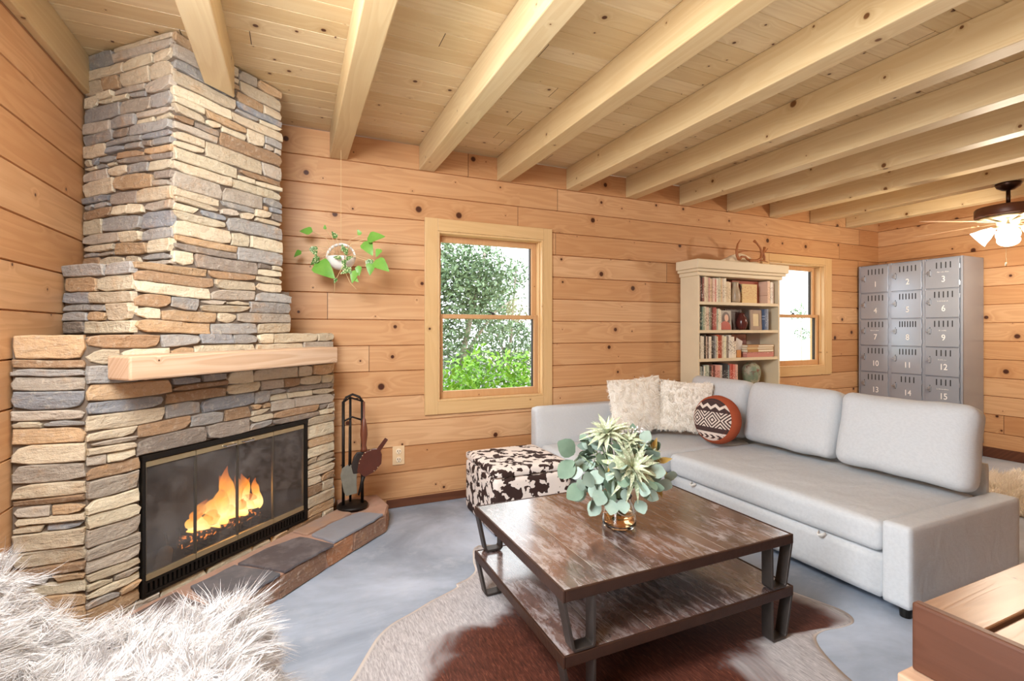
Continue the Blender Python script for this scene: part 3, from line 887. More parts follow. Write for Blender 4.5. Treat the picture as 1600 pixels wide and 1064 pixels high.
# ------------------------------------------------------------------ pillows
M['wfur'] = plain('cream_fur', '#F4EEE4', .9, spec=.15, var=.10, vs=40)
M['wfur2'] = plain('white_fur', '#DEDBDA', .85, spec=.2, var=.09, vs=30)
def fur_pillow(name, w, h, th, Mx, label, seed):
    V, F = pillow(w, h, th, 12)
    V = [tuple(v) for v in V]
    loc = Mx.translation
    wv_ = xform(V, Mx)
    wv_, nF = outward(wv_, F)
    root = empty(name, loc, label, 'pillow', 'fluffy cream pillows on the chaise')
    mb = MB(); mb.add([tuple(Vector(p)-loc) for p in wv_], nF); mb.build('cover', M['wfur'], root)
    fv, ff = fur([tuple(Vector(p)-loc) for p in wv_], nF, 7000, .032, .0030, (0, 0, -.35), .75, 260, seed, 3, .4)
    build_np('fur', fv, ff, M['wfur'], root)
def place(x, y, z, rz, lean, roll): return Matrix.Translation((x, y, z)) @ Matrix.Rotation(rz, 4, 'Z') @ Matrix.Rotation(lean, 4, 'X') @ Matrix.Rotation(roll, 4, 'Y')
fur_pillow('fur_pillow', .52, .45, .11, place(2.62, 3.268, .458, -.06, -.13, -.05), 'fluffy cream pillow in front, nearest the window wall', 3)
fur_pillow('fur_pillow', .42, .42, .09, place(2.958, 3.122, .458, -.66, -.14, .06), 'fluffy cream pillow partly behind the other fur pillow', 4)

# round kilim pillow
t = NT('kilim_weave')
x = t.sep(t.obj()); h, v = x[0], x[2]
av = t.math('ABSOLUTE', v)
cell = t.math('SUBTRACT', t.math('FRACT', t.math('ADD', t.math('DIVIDE', h, .135), .35)), .5)
dd = t.math('ADD', t.math('MULTIPLY', t.math('ABSOLUTE', cell), .135), t.math('MULTIPLY', av, 1.0))
dia = t.math('LESS_THAN', t.math('FRACT', t.math('DIVIDE', dd, .027)), .5)
zig = t.math('MULTIPLY', t.math('ABSOLUTE', t.math('SUBTRACT', t.math('FRACT', t.math('DIVIDE', h, .07)), .5)), .05)
z2 = t.math('ADD', v, zig)
def band(val, a, b): return t.math('MULTIPLY', t.math('GREATER_THAN', val, a), t.math('LESS_THAN', val, b))
chev = t.math('LESS_THAN', t.math('FRACT', t.math('DIVIDE', t.math('ADD', h, t.math('MULTIPLY', t.math('ABSOLUTE', t.math('ADD', v, .128)), 1.6)), .05)), .5)
msk = t.math('MULTIPLY', band(v, -.058, .058), dia)
msk = t.math('MAXIMUM', msk, band(z2, .098, .122))
msk = t.math('MAXIMUM', msk, band(v, -.112, -.094))
msk = t.math('MAXIMUM', msk, t.math('MULTIPLY', band(v, -.142, -.112), chev))
msk = t.math('MAXIMUM', msk, t.math('LESS_THAN', v, -.142))
nz = t.noise(t.obj(), 220, 2)
c = t.mix(msk, lin('#4B3A38'), lin('#DCCDC2'))
M['kilim'] = t.bsdf(c, .95, 0, t.bump(nz, .3, .004), .1)
M['terra'] = plain('terracotta_felt', '#A8553A', .95, var=.12, vs=30, bump=.3, bs=200, spec=.1)
nrm = Vector((-.985, -.17, 0)).normalized()
ang = math.atan2(nrm.y, nrm.x)+PI/2         # local -Y looks along nrm
pl = empty('round_pillow', (2.985, 2.80, .612), 'round pillow with dark woven diamond pattern and terracotta back', 'pillow', rz=ang)
pl.rotation_euler = (-.12, 0, ang)
Rr, Tt = .186, .095
mb = MB(); prof = [(.0005, -Tt)]+[(Rr*math.sin(a)**.62*.93, -Tt*math.cos(a)**.55) for a in [PI/2*i/12 for i in range(1, 12)]]
fr = [(r_, z_) for r_, z_ in prof if r_ < Rr*.90]
mb.lathe(fr, 48, fn=lambda q: (q[0], q[2], q[1])); mb.build('woven_face', M['kilim'], pl, smooth=True)
rim = [fr[-1]] + [(Rr*math.cos(a)**.5 if math.cos(a) > 0 else 0, Tt*math.sin(a)*1.0) for a in [-.95, -.7, -.4, 0, .4, .7, .95, 1.2, 1.4, 1.55]]
mb = MB(); mb.lathe(rim, 48, fn=lambda q: (q[0], q[2], q[1])); o = mb.build('felt_back', M['terra'], pl, smooth=True); tag(o, 'terracotta felt edge and back')

# ------------------------------------------------------------------ cow print ottoman
t = NT('cow_print')
p = t.obj()
n1 = t.noise(t.n('ShaderNodeVectorMath', operation='MULTIPLY').outputs[0], 1) if False else t.noise(p, 19, 2, .5, .4)
n2 = t.noise(p, 5.5, 2, .5, .3)
s = t.math('ADD', t.math('MULTIPLY', n1, .75), t.math('MULTIPLY', n2, .45))
c = t.mix(t.smooth(s, .612, .628), lin('#E9DED6'), lin('#3D2C28'))
M['cow'] = t.bsdf(c, .8, 0, t.bump(t.noise(p, 150, 2), .2, .004), .2)
ot = empty('cow_print_ottoman', (1.42, 3.105, 0), 'cube ottoman in brown and white cow print, in front of the chaise end', 'ottoman')
mb = MB(); V, F = rbox(0, 0, .3975, .556, .572, .055, .02, (14, 14, 5), puff=.008); mb.add(V, F); mb.build('lid', M['cow'], ot, smooth=True)
mb = MB(); V, F = rbox(0, 0, .192, .552, .568, .35, .016, (14, 14, 10)); mb.add(V, F); mb.build('body', M['cow'], ot, smooth=True)
for a in (-.24, .24):
    for b in (-.24, .24):
        mb = MB(); mb.lathe([(.016, .001), (.018, .02)], 12, (a, b, 0)); mb.build('foot', M['black'], ot)

# ------------------------------------------------------------------ coffee table
t = NT('distressed_planks')
p = t.obj(); x = t.sep(p)
pi_ = t.math('FLOOR', t.math('DIVIDE', t.math('ADD', x[0], .005), .187))
r = t.white(t.comb(pi_, 2.2, 5.5))
st = t.noise(t.comb(t.math('MULTIPLY', x[0], 26), t.math('MULTIPLY_ADD', r, 9.0, t.math('MULTIPLY', x[1], 6.0)), x[2]), 1, 6, .72, .9)
cl = t.noise(t.comb(t.math('MULTIPLY', x[0], 4.5), t.math('MULTIPLY', x[1], 3.2), t.math('MULTIPLY_ADD', x[2], 12, r)), 1, 6, .7, .8)
rot = t.noise(t.comb(t.math('MULTIPLY', x[0], 60), t.math('MULTIPLY', x[1], 38), 0.0), 1, 4, .7, .5)
c = t.ramp(t.math('MULTIPLY_ADD', r, .22, t.math('MULTIPLY', cl, .8)), [(.25, lin('#2B201F')), (.42, lin('#4C3733')), (.53, lin('#6B4F46')), (.62, lin('#85736C')), (.80, lin('#A59E9C'))])
c = t.mix(t.math('MULTIPLY', t.math('MULTIPLY', t.smooth(st, .46, .66), t.smooth(cl, .35, .55)), .7), c, lin('#BDB8BA'))  # pale scuff streaks, with extra grey standing in for the sheen
c = t.mix(t.math('MULTIPLY', t.smooth(rot, .54, .68), .55), c, lin('#231A18'))
fj = t.math('FRACT', t.math('DIVIDE', t.math('ADD', x[0], .005), .187))
c = t.mix(t.math('LESS_THAN', fj, .014), c, lin('#B4A89E'))
c = t.mix(t.math('GREATER_THAN', fj, .985), c, lin('#1E1513'))
M['tabletop'] = t.bsdf(c, t.math('MULTIPLY_ADD', st, .34, .10), 0, t.bump(t.math('ADD', st, t.math('MULTIPLY', rot, .6)), .22, .004), .6, **{'Coat Weight': 1.0, 'Coat Roughness': .17, 'Coat IOR': 1.9})
M['steel'] = plain('worn_steel', '#4B4440', .45, .6, var=.35, vs=14, bump=.15)
M['rusty'] = plain('rust_brown_rail', '#3F271C', .45, .35, var=.45, vs=12, bump=.2)
tb = empty('coffee_table', (.812, 1.402, .0095), 'industrial two tier coffee table of worn planks with steel strap legs', 'coffee table')
TW, TD = 1.118, .862
def tier(zt, nm):
    mb = MB(); e = .010
    mb.box(e, TW-e, e, TD-e, zt-.034, zt-.002)
    o = mb.build(nm, M['tabletop'], tb, bev=.002)
    mb = MB()
    mb.box(0, e, 0, TD, zt-.040, zt); mb.box(TW-e, TW, 0, TD, zt-.040, zt)
    mb.box(e, TW-e, 0, e, zt-.040, zt-.0008); mb.box(e, TW-e, TD-e, TD, zt-.040, zt-.0008)
    mb.build('rail', M['rusty'], tb, bev=.0025)
    return o
tier(.4305, 'tabletop'); tier(.2125, 'lower_shelf')
def strap(x0, sx, yc, zb, zt):
    """bent flat bar: slanted outer leg, flat foot, upright inner leg"""
    w, th = .05, .011
    prof = [(0, zt), (.036, zb+.012), (.046, zb+.001), (.118, zb+.001), (.128, zb+.012), (.130, zt)]
    inn = [(.130-th, zt), (.128-th, zb+.019), (.114, zb+th), (.050, zb+th), (.046, zb+.018), (th+.001, zt)]
    poly = prof + inn
    mb = MB()
    n = len(poly)
    V = [(x0+sx*a, yc-w/2, z) for a, z in poly] + [(x0+sx*a, yc+w/2, z) for a, z in poly]
    m = len(prof)
    F = []
    for i in range(n): j = (i+1) % n; F.append((i, j, n+j, n+i))
    for i in range(m-1):
        a, b, c_, d = i, i+1, n-2-i, n-1-i
        F.append((a, b, c_, d)); F.append((n+a, n+b, n+c_, n+d))
    mb.add(V, F)
    return mb.build('leg', M['steel'], tb, bev=.002)
for zb, zt in ((0, .1725), (.213, .3905)):
    for x0, sx in ((.001, 1), (TW-.001, -1)):
        for yc in (.026, TD-.026):
            strap(x0, sx, yc, zb, zt)

# ------------------------------------------------------------------ cowhide and sheepskin rugs
out = [(1.02, 2.78), (.93, 2.62), (.90, 2.5), (.83, 2.43), (.765, 2.405), (.755, 2.375), (.70, 2.345), (.60, 2.30), (.50, 2.245), (.40, 2.195), (.33, 2.13), (.285, 2.06), (.235, 1.97), (.20, 1.91), (.12, 1.80), (.05, 1.62), (.08, 1.42), (.20, 1.28), (.26, 1.05), (.22, .85), (.40, .74), (.8, .80), (1.2, .78), (1.55, .84), (1.8, .95), (1.87, 1.08), (1.91, 1.20), (1.96, 1.30), (2.02, 1.365), (2.10, 1.38), (2.19, 1.365), (2.27, 1.365), (2.315, 1.40), (2.325, 1.46), (2.30, 1.54), (2.27, 1.63), (2.22, 1.78), (2.20, 2.0), (2.26, 2.2), (2.33, 2.4), (2.25, 2.52), (2.05, 2.50), (1.8, 2.46), (1.5, 2.52), (1.25, 2.66)]
dense = []
for i in range(len(out)):
    a, b, c_, d = (Vector(out[(i+k) % len(out)]) for k in (-1, 0, 1, 2))
    for k in range(4):
        u = k/4
        q = .5*((2*b)+(c_-a)*u+(2*a-5*b+4*c_-d)*u*u+(3*b-a-3*c_+d)*u**3); dense.append(q)
cen = Vector((1.15, 1.62)); mb = MB(); nr = 14; n = len(dense)
V, F, Cc = [], [], []
for r_ in range(nr+1):
    f = 1-(r_/nr)**1.3 if r_ < nr else 0
    for q in dense:
        p2 = cen+(q-cen)*max(f, .001)
        e = (q-cen).length*(1-f)
        V.append((p2.x, p2.y, (.0075 if r_ else .002)+.0015*noise.noise(Vector((p2.x*6, p2.y*6, 0)))))
        Cc.append((min(1, e/.5), 0, 0))
for r_ in range(nr):
    for i in range(n): F.append((r_*n+i, r_*n+(i+1) % n, (r_+1)*n+(i+1) % n, (r_+1)*n+i))
k0 = len(V); V += [(q.x, q.y, .0005) for q in dense]; Cc += [(0, 0, 0)]*n
for i in range(n): F.append((i, (i+1) % n, k0+(i+1) % n, k0+i))
mb.add(V, F); mb.c = Cc
t = NT('brindle_cowhide')
p = t.obj(); x = t.sep(p)
e = t.sep(t.n('ShaderNodeAttribute', attribute_name='Col').outputs['Color'])[0]
hair = t.noise(t.comb(t.math('MULTIPLY', x[0], 150), t.math('MULTIPLY_ADD', x[0], 14, t.math('MULTIPLY', x[1], 22)), 0.0), 1, 4, .65, .8)
bl = t.noise(p, 3.0, 4, .6, .7)
fac = t.math('ADD', t.math('MULTIPLY', e, 1.0), t.math('MULTIPLY', t.math('SUBTRACT', bl, .5), .95))
fac = t.math('ADD', fac, t.math('MULTIPLY', t.math('SUBTRACT', hair, .5), .25))
fac = t.math('ADD', fac, t.math('MULTIPLY', t.smooth(x[0], .95, .45), -.42))
brown = t.ramp(hair, [(.3, lin('#33190F')), (.55, lin('#552C20')), (.75, lin('#7E4B3A'))])
pale = t.ramp(hair, [(.3, lin('#8D8889')), (.55, lin('#B5B0B1')), (.75, lin('#D2CECE'))])
c = t.mix(t.smooth(fac, .12, .40), pale, brown)
c = t.mix(t.math('SUBTRACT', 1.0, t.smooth(e, .012, .045)), c, lin('#D9CFC6'))
M['hide'] = t.bsdf(c, .62, 0, t.bump(hair, .2, .004), .3)
o = mb.build('cowhide_rug', M['hide'], smooth=True, colattr=True, loc=(1.15, 1.62, 0)); tag(o, 'brown and white brindled cowhide rug lying under the coffee table', 'rug')

mb = MB(); n = 40; cx, cy = 5.25, 1.85
ring = []
for i in range(n):
    a = 2*PI*i/n; rr = 1+.12*math.sin(a*3+1)+.08*math.sin(a*5)
    ring.append((cx+.80*rr*math.cos(a), cy+.50*rr*math.sin(a)))
V = [(cx, cy, .03)]+[(cx+(q[0]-cx)*.9, cy+(q[1]-cy)*.9, .028) for q in ring]+[(q[0], q[1], .002) for q in ring]
F = [(0, 1+i, 1+(i+1) % n) for i in range(n)]+[(1+i, 1+n+i, 1+n+(i+1) % n, 1+(i+1) % n) for i in range(n)]
sh = empty('sheepskin_rug', (cx, cy, 0), 'shaggy cream sheepskin rug on the floor behind the sofa', 'rug')
L0 = Vector((cx, cy, 0))
Vl = [tuple(Vector(q)-L0) for q in V]
mb.add(Vl, F); mb.build('hide', M['wfur'], sh)
fv, ff = fur(Vl, F, 9000, .085, .007, (-.2, -.2, .1), .5, 300, 9, 3, .5)
build_np('fur', fv, ff, M['wfur'], sh)

# ------------------------------------------------------------------ fur chair (lower left)
prof = [(-.09, .04), (-.075, .20), (-.085, .36), (-.13, .43), (-.20, .447), (-.34, .445), (-.50, .445), (-.565, .465), (-.62, .52), (-.69, .62), (-.755, .71), (-.81, .75), (-.87, .73), (-.89, .62), (-.88, .35), (-.87, .04)]
y0, y1 = 1.14, 1.765
V, F = [], []
ys = [y0+(y1-y0)*i/10 for i in range(11)]
m = len(prof)
cxp, czp = sum(q[0] for q in prof)/m, .33
for j, y in enumerate(ys):
    for (px_, pz) in prof:
        k = 1 if 0 < j < 10 else .965
        V.append((cxp+(px_-cxp)*k, y, max(.04, czp+(pz-czp)*k)))
for j in range(10):
    for i in range(m):
        F.append((j*m+i, j*m+(i+1) % m, (j+1)*m+(i+1) % m, (j+1)*m+i))
F += [tuple(range(m)), tuple(10*m+i for i in range(m))]
ch = empty('fur_chair', (-.45, 1.43, 0), 'low lounge chair draped in long white fur beside the hearth', 'chair')
c0 = Vector((-.45, 1.43, 0)); Vl = [tuple(Vector(q)-c0) for q in V]
Vl, nF = outward(Vl, F)
mb = MB(); mb.add(Vl, nF); mb.build('upholstery', M['wfur2'], ch, smooth=True)
fv, ff = fur(Vl, nF, 74000, .082, .0023, (.20, -.05, -.30), .55, 1500, 5, 5, .60, .5, wave=.010, mask=lambda P, N: (P[:, 0] > -.40) | (N[:, 2] > .2))
build_np('fur', fv, ff, M['wfur2'], ch)
for a in (-.38, .36):
    for b in (-.24, .24):
        mb = MB(); mb.lathe([(.016, .001), (.02, .06)], 12, (a, b, 0)); mb.build('leg', M['black'], ch)

# ------------------------------------------------------------------ rustic wooden bench (lower right)
M['bench'] = wood('varnished_bench', 'X', 'Y', pitch=None, cols=('#7A5238', '#946A4A', '#A87E5C'), rough=.32, knots=.3, grain=.25, joints=False, spec=.5)
M['benchf'] = wood('varnished_bench_front', 'Y', 'Z', pitch=None, cols=('#50301F', '#5F3A29', '#6E4634'), rough=.4, knots=.2, grain=.2, joints=False, spec=.5)
M['benchl'] = wood('pale_bench_foot', 'Y', 'X', pitch=None, cols=('#D3A98A', '#DDB698', '#E4C1A5'), rough=.5, knots=.2, grain=.2, joints=False)
bn = empty('wooden_bench', (1.77, .89, 0), 'varnished brown plank bench in front of the sofa arm', 'bench')
mb = MB(); mb.box(0, .036, -1.3, 0, .238, .450); o = mb.build('end_board', M['benchf'], bn, bev=.008, seg=3)
mb = MB()
for i, (a, b) in enumerate(((-.158, -.001), (-.33, -.172), (-.50, -.344), (-.67, -.514), (-.84, -.684))):
    pm = MB(); pm.box(.037, 1.15, a, b, .392, .436 - .0005*i); pm.build('plank', M['bench'], bn, bev=.005)
mb = MB(); mb.box(-.055, .10, -1.3, .012, .205, .236); mb.build('ledge', M['benchl'], bn, bev=.006)
for a in (-.05, -1.28):
    mb = MB(); mb.box(-.02, .06, a-.04, a+.04, .001, .204); mb.build('leg', M['benchf'], bn, bev=.004)
    mb = MB(); mb.box(1.04, 1.12, a-.04, a+.04, .001, .391); mb.build('leg', M['benchf'], bn, bev=.004)

# ------------------------------------------------------------------ fireplace tools
tl = empty('fireplace_tool_stand', (.362, 3.40, .131), 'black iron fireplace tool stand on the end of the hearth', 'tool stand')
M['iron'] = plain('wrought_iron', '#1C1512', .5, .5, var=.3, vs=40, bump=.2)
mb = MB(); mb.lathe([(.098, 0), (.100, .008), (.092, .018), (.03, .026), (.0005, .027)], 36); mb.build('base', M['iron'], tl, smooth=True)
hx = .060
def bar(pts, r=.0075, nm='bar'):
    b = MB(); b.tube(pts, r, 8); return b.build(nm, M['iron'], tl, smooth=True)
bar([(-hx, -.01, .02), (-hx, -.01, .70)], .010, 'post'); bar([(hx, -.01, .02), (hx, -.01, .70)], .010, 'post')
bar([(-.012, .03, .02), (-.012, .03, .72)], .008, 'post')
bar([(-hx, -.01, .695), (-hx*.7, 0, .725), (0, .01, .742), (hx*.7, 0, .725), (hx, -.01, .695)], .008, 'top_arch')
bar([(-hx, -.01, .57), (0, .02, .59), (hx, -.01, .57)], .006, 'hook_rail')
bar([(-hx, -.01, .695), (-.012, .03, .72), (hx, -.01, .695)], .006, 'top_arch')
def flat(name, outline, y0, y1, mat, lab, cat, loc, rx=0, ry=0, bev=.003):
    m_ = MB(); m_.prism(outline, y0, y1, lambda a, p, q: (p, a, q)); o = m_.build(name, mat, bev=bev); o.location = loc; o.rotation_euler = (rx, ry, 0)
    return tag(o, lab, cat)
# ash shovel
sv_ = empty('ash_shovel', (.335, 3.350, .20), 'grey ash shovel hanging on the tool stand, blade down', 'shovel')
M['ash'] = plain('ashy_steel', '#7F7C70', .6, .35, var=.4, vs=18)
mb = MB(); mb.prism([(-.048, .12), (-.055, .16), (-.045, .205), (-.01, .225), (.035, .215), (.048, .18), (.046, .10), (.05, .03), (-.02, .02), (-.034, .05)], -.004, 0, lambda a, p, q: (p, a-.02*(q-.1), q)); mb.build('blade', M['ash'], sv_, bev=.002)
mb = MB(); mb.tube([(.0, -.003, .215), (.002, .008, .30), (.004, .012, .47)], .006, 8); mb.build('shaft', M['iron'], sv_, smooth=True)
# hearth brush with wooden handle, hanging
br = empty('hearth_bellows', (.432, 3.318, .40), 'brown leather bellows with a wooden handle leaning on the tool stand', 'bellows')
M['bel'] = plain('bellows_wood', '#4E2213', .35, var=.35, vs=14)
M['blk'] = plain('black_leather', '#2A201B', .5, var=.3, vs=20, bump=.3)
bo = [(-.03, -.035), (.03, -.035), (.062, .03), (.066, .09), (.035, .14), (.014, .155), (.012, .24), (-.012, .24), (-.014, .155), (-.035, .14), (-.066, .09), (-.062, .03)]
def rot(o, a, b, c_): o.rotation_euler = (a, b, c_)
mb = MB(); mb.prism(bo, 0, .012, lambda a, p, q: (p, a-.055, q)); b1 = mb.build('front_board', M['bel'], br, bev=.003); b1.rotation_euler = (0, .62, -.25)
mb = MB()
for q in ((-.052, .02), (-.060, .045), (-.063, .07), (-.060, .095), (-.042, .125), (.055, .03), (.060, .06)):
    mb = MB(); mb.lathe([(.0005, -.003), (.003, -.002), (.0035, 0), (.003, .001), (.0005, .0015)], 8, fn=lambda p, q=q: (p[0]+q[0], -.056+p[2], p[1]+q[1]))
    b5 = mb.build('rivet', M['brass'], br); b5.rotation_euler = (0, .62, -.25)
mb = MB(); mb.prism([(-.06, .03), (.06, .03), (.06, .10), (-.02, .125), (-.05, .11)], 0, .045, lambda a, p, q: (p, a-.044, q)); b3 = mb.build('leather_side', M['blk'], br, bev=.006); b3.rotation_euler = (0, .62, -.25)
mb = MB(); mb.tube([(0, -.03, -.03), (0, -.03, -.17)], [.014, .006], 10); b4 = mb.build('nozzle', M['iron'], br, smooth=True); b4.rotation_euler = (0, .25, -.1)
# poker brush with turned wooden handle
pk = empty('hearth_brush', (.428, 3.352, .50), 'hearth brush with a turned wooden handle hanging from the stand', 'brush')
mb = MB(); mb.lathe([(.0005, .33), (.007, .328), (.007, .22), (.013, .21), (.022, .15), (.024, .11), (.015, .04), (.02, .02), (.024, 0)], 16); mb.build('handle', plain('dark_turned_wood', '#6B3A26', .4, var=.2), pk, smooth=True)
mb = MB(); mb.prism([(-.024, .0), (.024, 0), (.05, -.035), (.055, -.10), (.02, -.14), (-.05, -.14), (-.062, -.09), (-.045, -.03)], 0, .022, lambda a, p, q: (p-.02, a-.011, q)); mb.build('brush_head', M['blk'], pk, bev=.006)

# ------------------------------------------------------------------ jar with foliage
jx, jy, jz = 1.316, 1.782, .4405
t = NT('clear_glass'); 
M['jar'] = t.bsdf((.96, .98, .97), 0.02, 0, None, .5, **{'Transmission Weight': 1.0, 'IOR': 1.45})
t = NT('reflection_tinted_water')
M['water'] = t.bsdf((.80, .50, .26), 0.0, 0, None, .5, **{'Transmission Weight': 1.0, 'IOR': 1.33})  # amber colour stands in for the brown table reflected in the water
jar = empty('glass_jar', (jx, jy, jz), 'clear glass jar of water with a painted brown reflection and a wire handle on the coffee table', 'jar')
mb = MB(); mb.lathe([(.0005, 0), (.066, 0), (.073, .004), (.074, .03), (.066, .075), (.054, .105), (.052, .125), (.056, .132), (.053, .134), (.048, .125), (.050, .104), (.062, .074), (.070, .03), (.069, .009), (.0005, .007)], 40)
mb.build('glass_body', M['jar'], jar, smooth=True)
mb = MB(); mb.lathe([(.0005, .0085), (.068, .0095), (.0692, .03), (.0655, .056), (.0005, .056)], 40); mb.build('water', M['water'], jar, smooth=True)
M['wire'] = plain('pale_wire', '#D9D4CC', .3, .6)
mb = MB(); mb.tube([Vector((.062*math.cos(a), -.03-.045*math.sin(a), .108-.045*math.sin(a))) for a in [PI*i/16 for i in range(17)]], .0022, 6)
mb.build('wire_handle', M['wire'], jar, smooth=True)

def leafmat(name, c1, c2, rough=.55, vein=None):
    t = NT(name); nz = t.noise(t.obj(), 16, 3, .6)
    c = t.mix(nz, lin(c1), lin(c2))
    if vein:
        oi = t.noise(t.obj(), 130, 2); c = t.mix(t.smooth(oi, .52, .6), c, lin(vein))
    m = t.bsdf(c, rough, 0, None, .35)
    t.b.inputs['Subsurface Weight'].default_value = 0
    return m
M['euc'] = leafmat('eucalyptus', '#7F978A', '#B4C4B7')
M['dark'] = leafmat('dark_leaf', '#5C7563', '#8BA08A')
M['varieg'] = leafmat('variegated', '#8E9E78', '#C4CAAC', .55, '#D4D6BE')
M['ochre'] = leafmat('ochre_leaf', '#A8853F', '#C9AC66')
M['wflow'] = plain('white_blossom', '#EFEDEE', .7)
M['berry'] = plain('rust_berry', '#8E4A35', .5)
M['stem'] = plain('green_stem', '#7A8A66', .6)
bq = empty('bouquet', (jx, jy, jz+.02), 'bouquet of eucalyptus, variegated leaves and white sprigs standing in the glass jar', 'bouquet')
rb = random.Random(5)
Rt = Vector((.913, -.408, 0)); Fw = Vector((.408, .913, 0)); Zv = Vector((0, 0, 1))
def B(r, f, z): return Rt*r + Fw*f + Zv*z
stems = MB(); euc = MB(); drk = MB(); var_ = MB(); och = MB(); wfl = MB(); ber = MB()
neck = Vector((0, 0, .10))
def stem_to(p, r=.0022):
    a = Vector((rb.uniform(-.02, .02), rb.uniform(-.02, .02), .02)); p = Vector(p)
    b = Vector((neck.x+p.x*.12, neck.y+p.y*.12, neck.z+.01))
    stems.tube([a, b, b.lerp(p, .55)+Zv*.03, p], r, 5)
def rosette(c, d, n, L, W, mb, up=.35):
    c = Vector(c); d = Vector(d).normalized()
    a = d.cross(Vector((.3, .2, 1))).normalized(); b = d.cross(a)
    for ring, (tilt, cnt, sc) in enumerate(((1.25, n, 1.0), (.8, n-2, .85), (.35, n-4, .62))):
        for k in range(cnt):
            w = 2*PI*(k+ring*.5)/cnt + rb.uniform(-.15, .15)
            dr = (a*math.cos(w)+b*math.sin(w))*math.sin(tilt)+d*math.cos(tilt)
            mb.leaf(c, dr, d, L*sc*rb.uniform(.8, 1.12), W*sc*rb.uniform(.9, 1.4), curl=rb.uniform(.25, .55), fold=.16, shape='lance', n=6)
    stem_to(c)
rosette(B(-.055, -.02, .385), B(-.15, -.35, .9), 13, .115, .023, var_)
rosette(B(.02, -.14, .27), B(.25, -.8, .55), 14, .130, .024, var_)
rosette(B(-.03, .10, .36), B(0, .5, .8), 11, .10, .022, var_)
rosette(B(.13, -.02, .30), B(.8, -.3, .5), 10, .085, .022, var_)
rosette(B(.03, -.05, .36), B(.1, -.5, .8), 9, .07, .02, var_)
for k in range(150):
    a, e = rb.uniform(0, 2*PI), rb.uniform(-.75, 1.15)
    rr = rb.uniform(.09, .185)
    d = Vector((math.cos(a)*math.cos(e), math.sin(a)*math.cos(e), math.sin(e)))
    c = Vector((0, 0, .235))+Vector((d.x*rr*1.06, d.y*rr*1.06, d.z*rr*.80))
    if c.z < .118: c.z = .118+rb.uniform(0, .02)
    mb = euc if rb.random() < .6 else drk
    dd = (d + Vector((rb.uniform(-.6, .6), rb.uniform(-.6, .6), rb.uniform(-.9, .2)))).normalized()
    L = rb.uniform(.045, .075)
    mb.leaf(c, dd, d, L, L*rb.uniform(.75, .95), curl=.12, fold=rb.uniform(-.08, .12))
    if k % 3 == 0: stem_to(c)
for (r_, f_, z_, L, dr, mb) in ((-.20, -.02, .30, .10, (-.3, -.2, .25), drk), (-.205, -.03, .27, .095, (-.5, -.2, -.5), drk), (-.165, -.05, .17, .09, (-.7, -.3, -.45), drk), (-.11, -.10, .12, .075, (-.5, -.6, -.5), euc), (-.06, -.13, .135, .075, (-.2, -.9, -.4), euc), (-.02, -.14, .14, .065, (0, -.9, -.5), euc), (.05, -.12, .13, .065, (.2, -.9, -.5), euc), (.085, -.11, .16, .06, (.6, -.6, -.2), euc), (.11, -.06, .21, .06, (.5, -.5, .1), euc), (-.09, -.13, .26, .075, (-.3, -.8, .1), euc), (-.13, -.1, .22, .08, (-.5, -.7, .0), euc), (-.15, -.02, .15, .085, (-.8, -.2, -.5), euc), (-.10, -.12, .17, .08, (-.3, -.8, -.35), euc)):
    mb.leaf(B(r_, f_, z_), B(*dr), B(0, -1, .3), L, L*.85, curl=.15, fold=.06)
for (r_, f_, z_, dr) in ((-.05, -.12, .30, (-.3, -.6, -.3)), (.13, -.04, .20, (.5, -.4, -.8)), (.155, -.02, .17, (.5, -.2, -1)), (.14, 0, .30, (.4, -.2, 1)), (.165, .0, .26, (.9, -.2, .2)), (.15, -.03, .24, (.8, -.4, -.4)), (.12, -.05, .17, (.4, -.5, -.9))):
    och.leaf(B(r_, f_, z_), B(*dr), B(0, -1, .2), .07, .028, curl=.2, shape='lance'); stem_to(B(r_, f_, z_))
for k in range(150):
    c = B(rb.uniform(-.10, .13), rb.gauss(.02, .035), .372+rb.uniform(-.035, .022))
    for q in range(4): wfl.leaf(c, Vector((rb.gauss(0, 1), rb.gauss(0, 1), rb.uniform(0, 1))), Zv, .013, .010, curl=.05, n=2)
    if k % 2 == 0: stem_to(c, .0011)
for k in range(30):
    c = B(.095+rb.uniform(-.022, .022), -.075+rb.uniform(-.01, .01), .285+rb.uniform(-.02, .02))
    ber.lathe([(.0005, -.005), (.004, -.003), (.005, 0), (.004, .003), (.0005, .005)], 8, tuple(c))
ber.tube([B(.05, -.06, .22), B(.08, -.07, .26), B(.10, -.078, .30)], .0015, 4)
stems.build('stems', M['stem'], bq, smooth=True); euc.build('eucalyptus_leaves', M['euc'], bq, smooth=True); drk.build('dark_leaves', M['dark'], bq, smooth=True)
var_.build('variegated_leaves', M['varieg'], bq, smooth=True); och.build('ochre_leaves', M['ochre'], bq, smooth=True); wfl.build('white_flower_foliage', M['wflow'], bq); ber.build('berry_leaf_cluster', M['berry'], bq, smooth=True)

# ------------------------------------------------------------------ hanging pothos
M['pothos'] = leafmat('pothos_leaf', '#4E8A2C', '#86B552', .35, None)
M['pothosd'] = leafmat('pothos_leaf_dark', '#35591F', '#55803A', .35, '#C9D4A0')
M['vine'] = plain('pale_vine', '#D9B98A', .6)
M['pot'] = plain('white_ceramic', '#F6F4EE', .3)
px_, py_, pz_ = .292, 3.44, 1.785
po = empty('hanging_pothos', (px_, py_, pz_), 'pothos plant in a round white pot hanging on a cord before the wall', 'hanging plant')
mb = MB(); R0 = .093
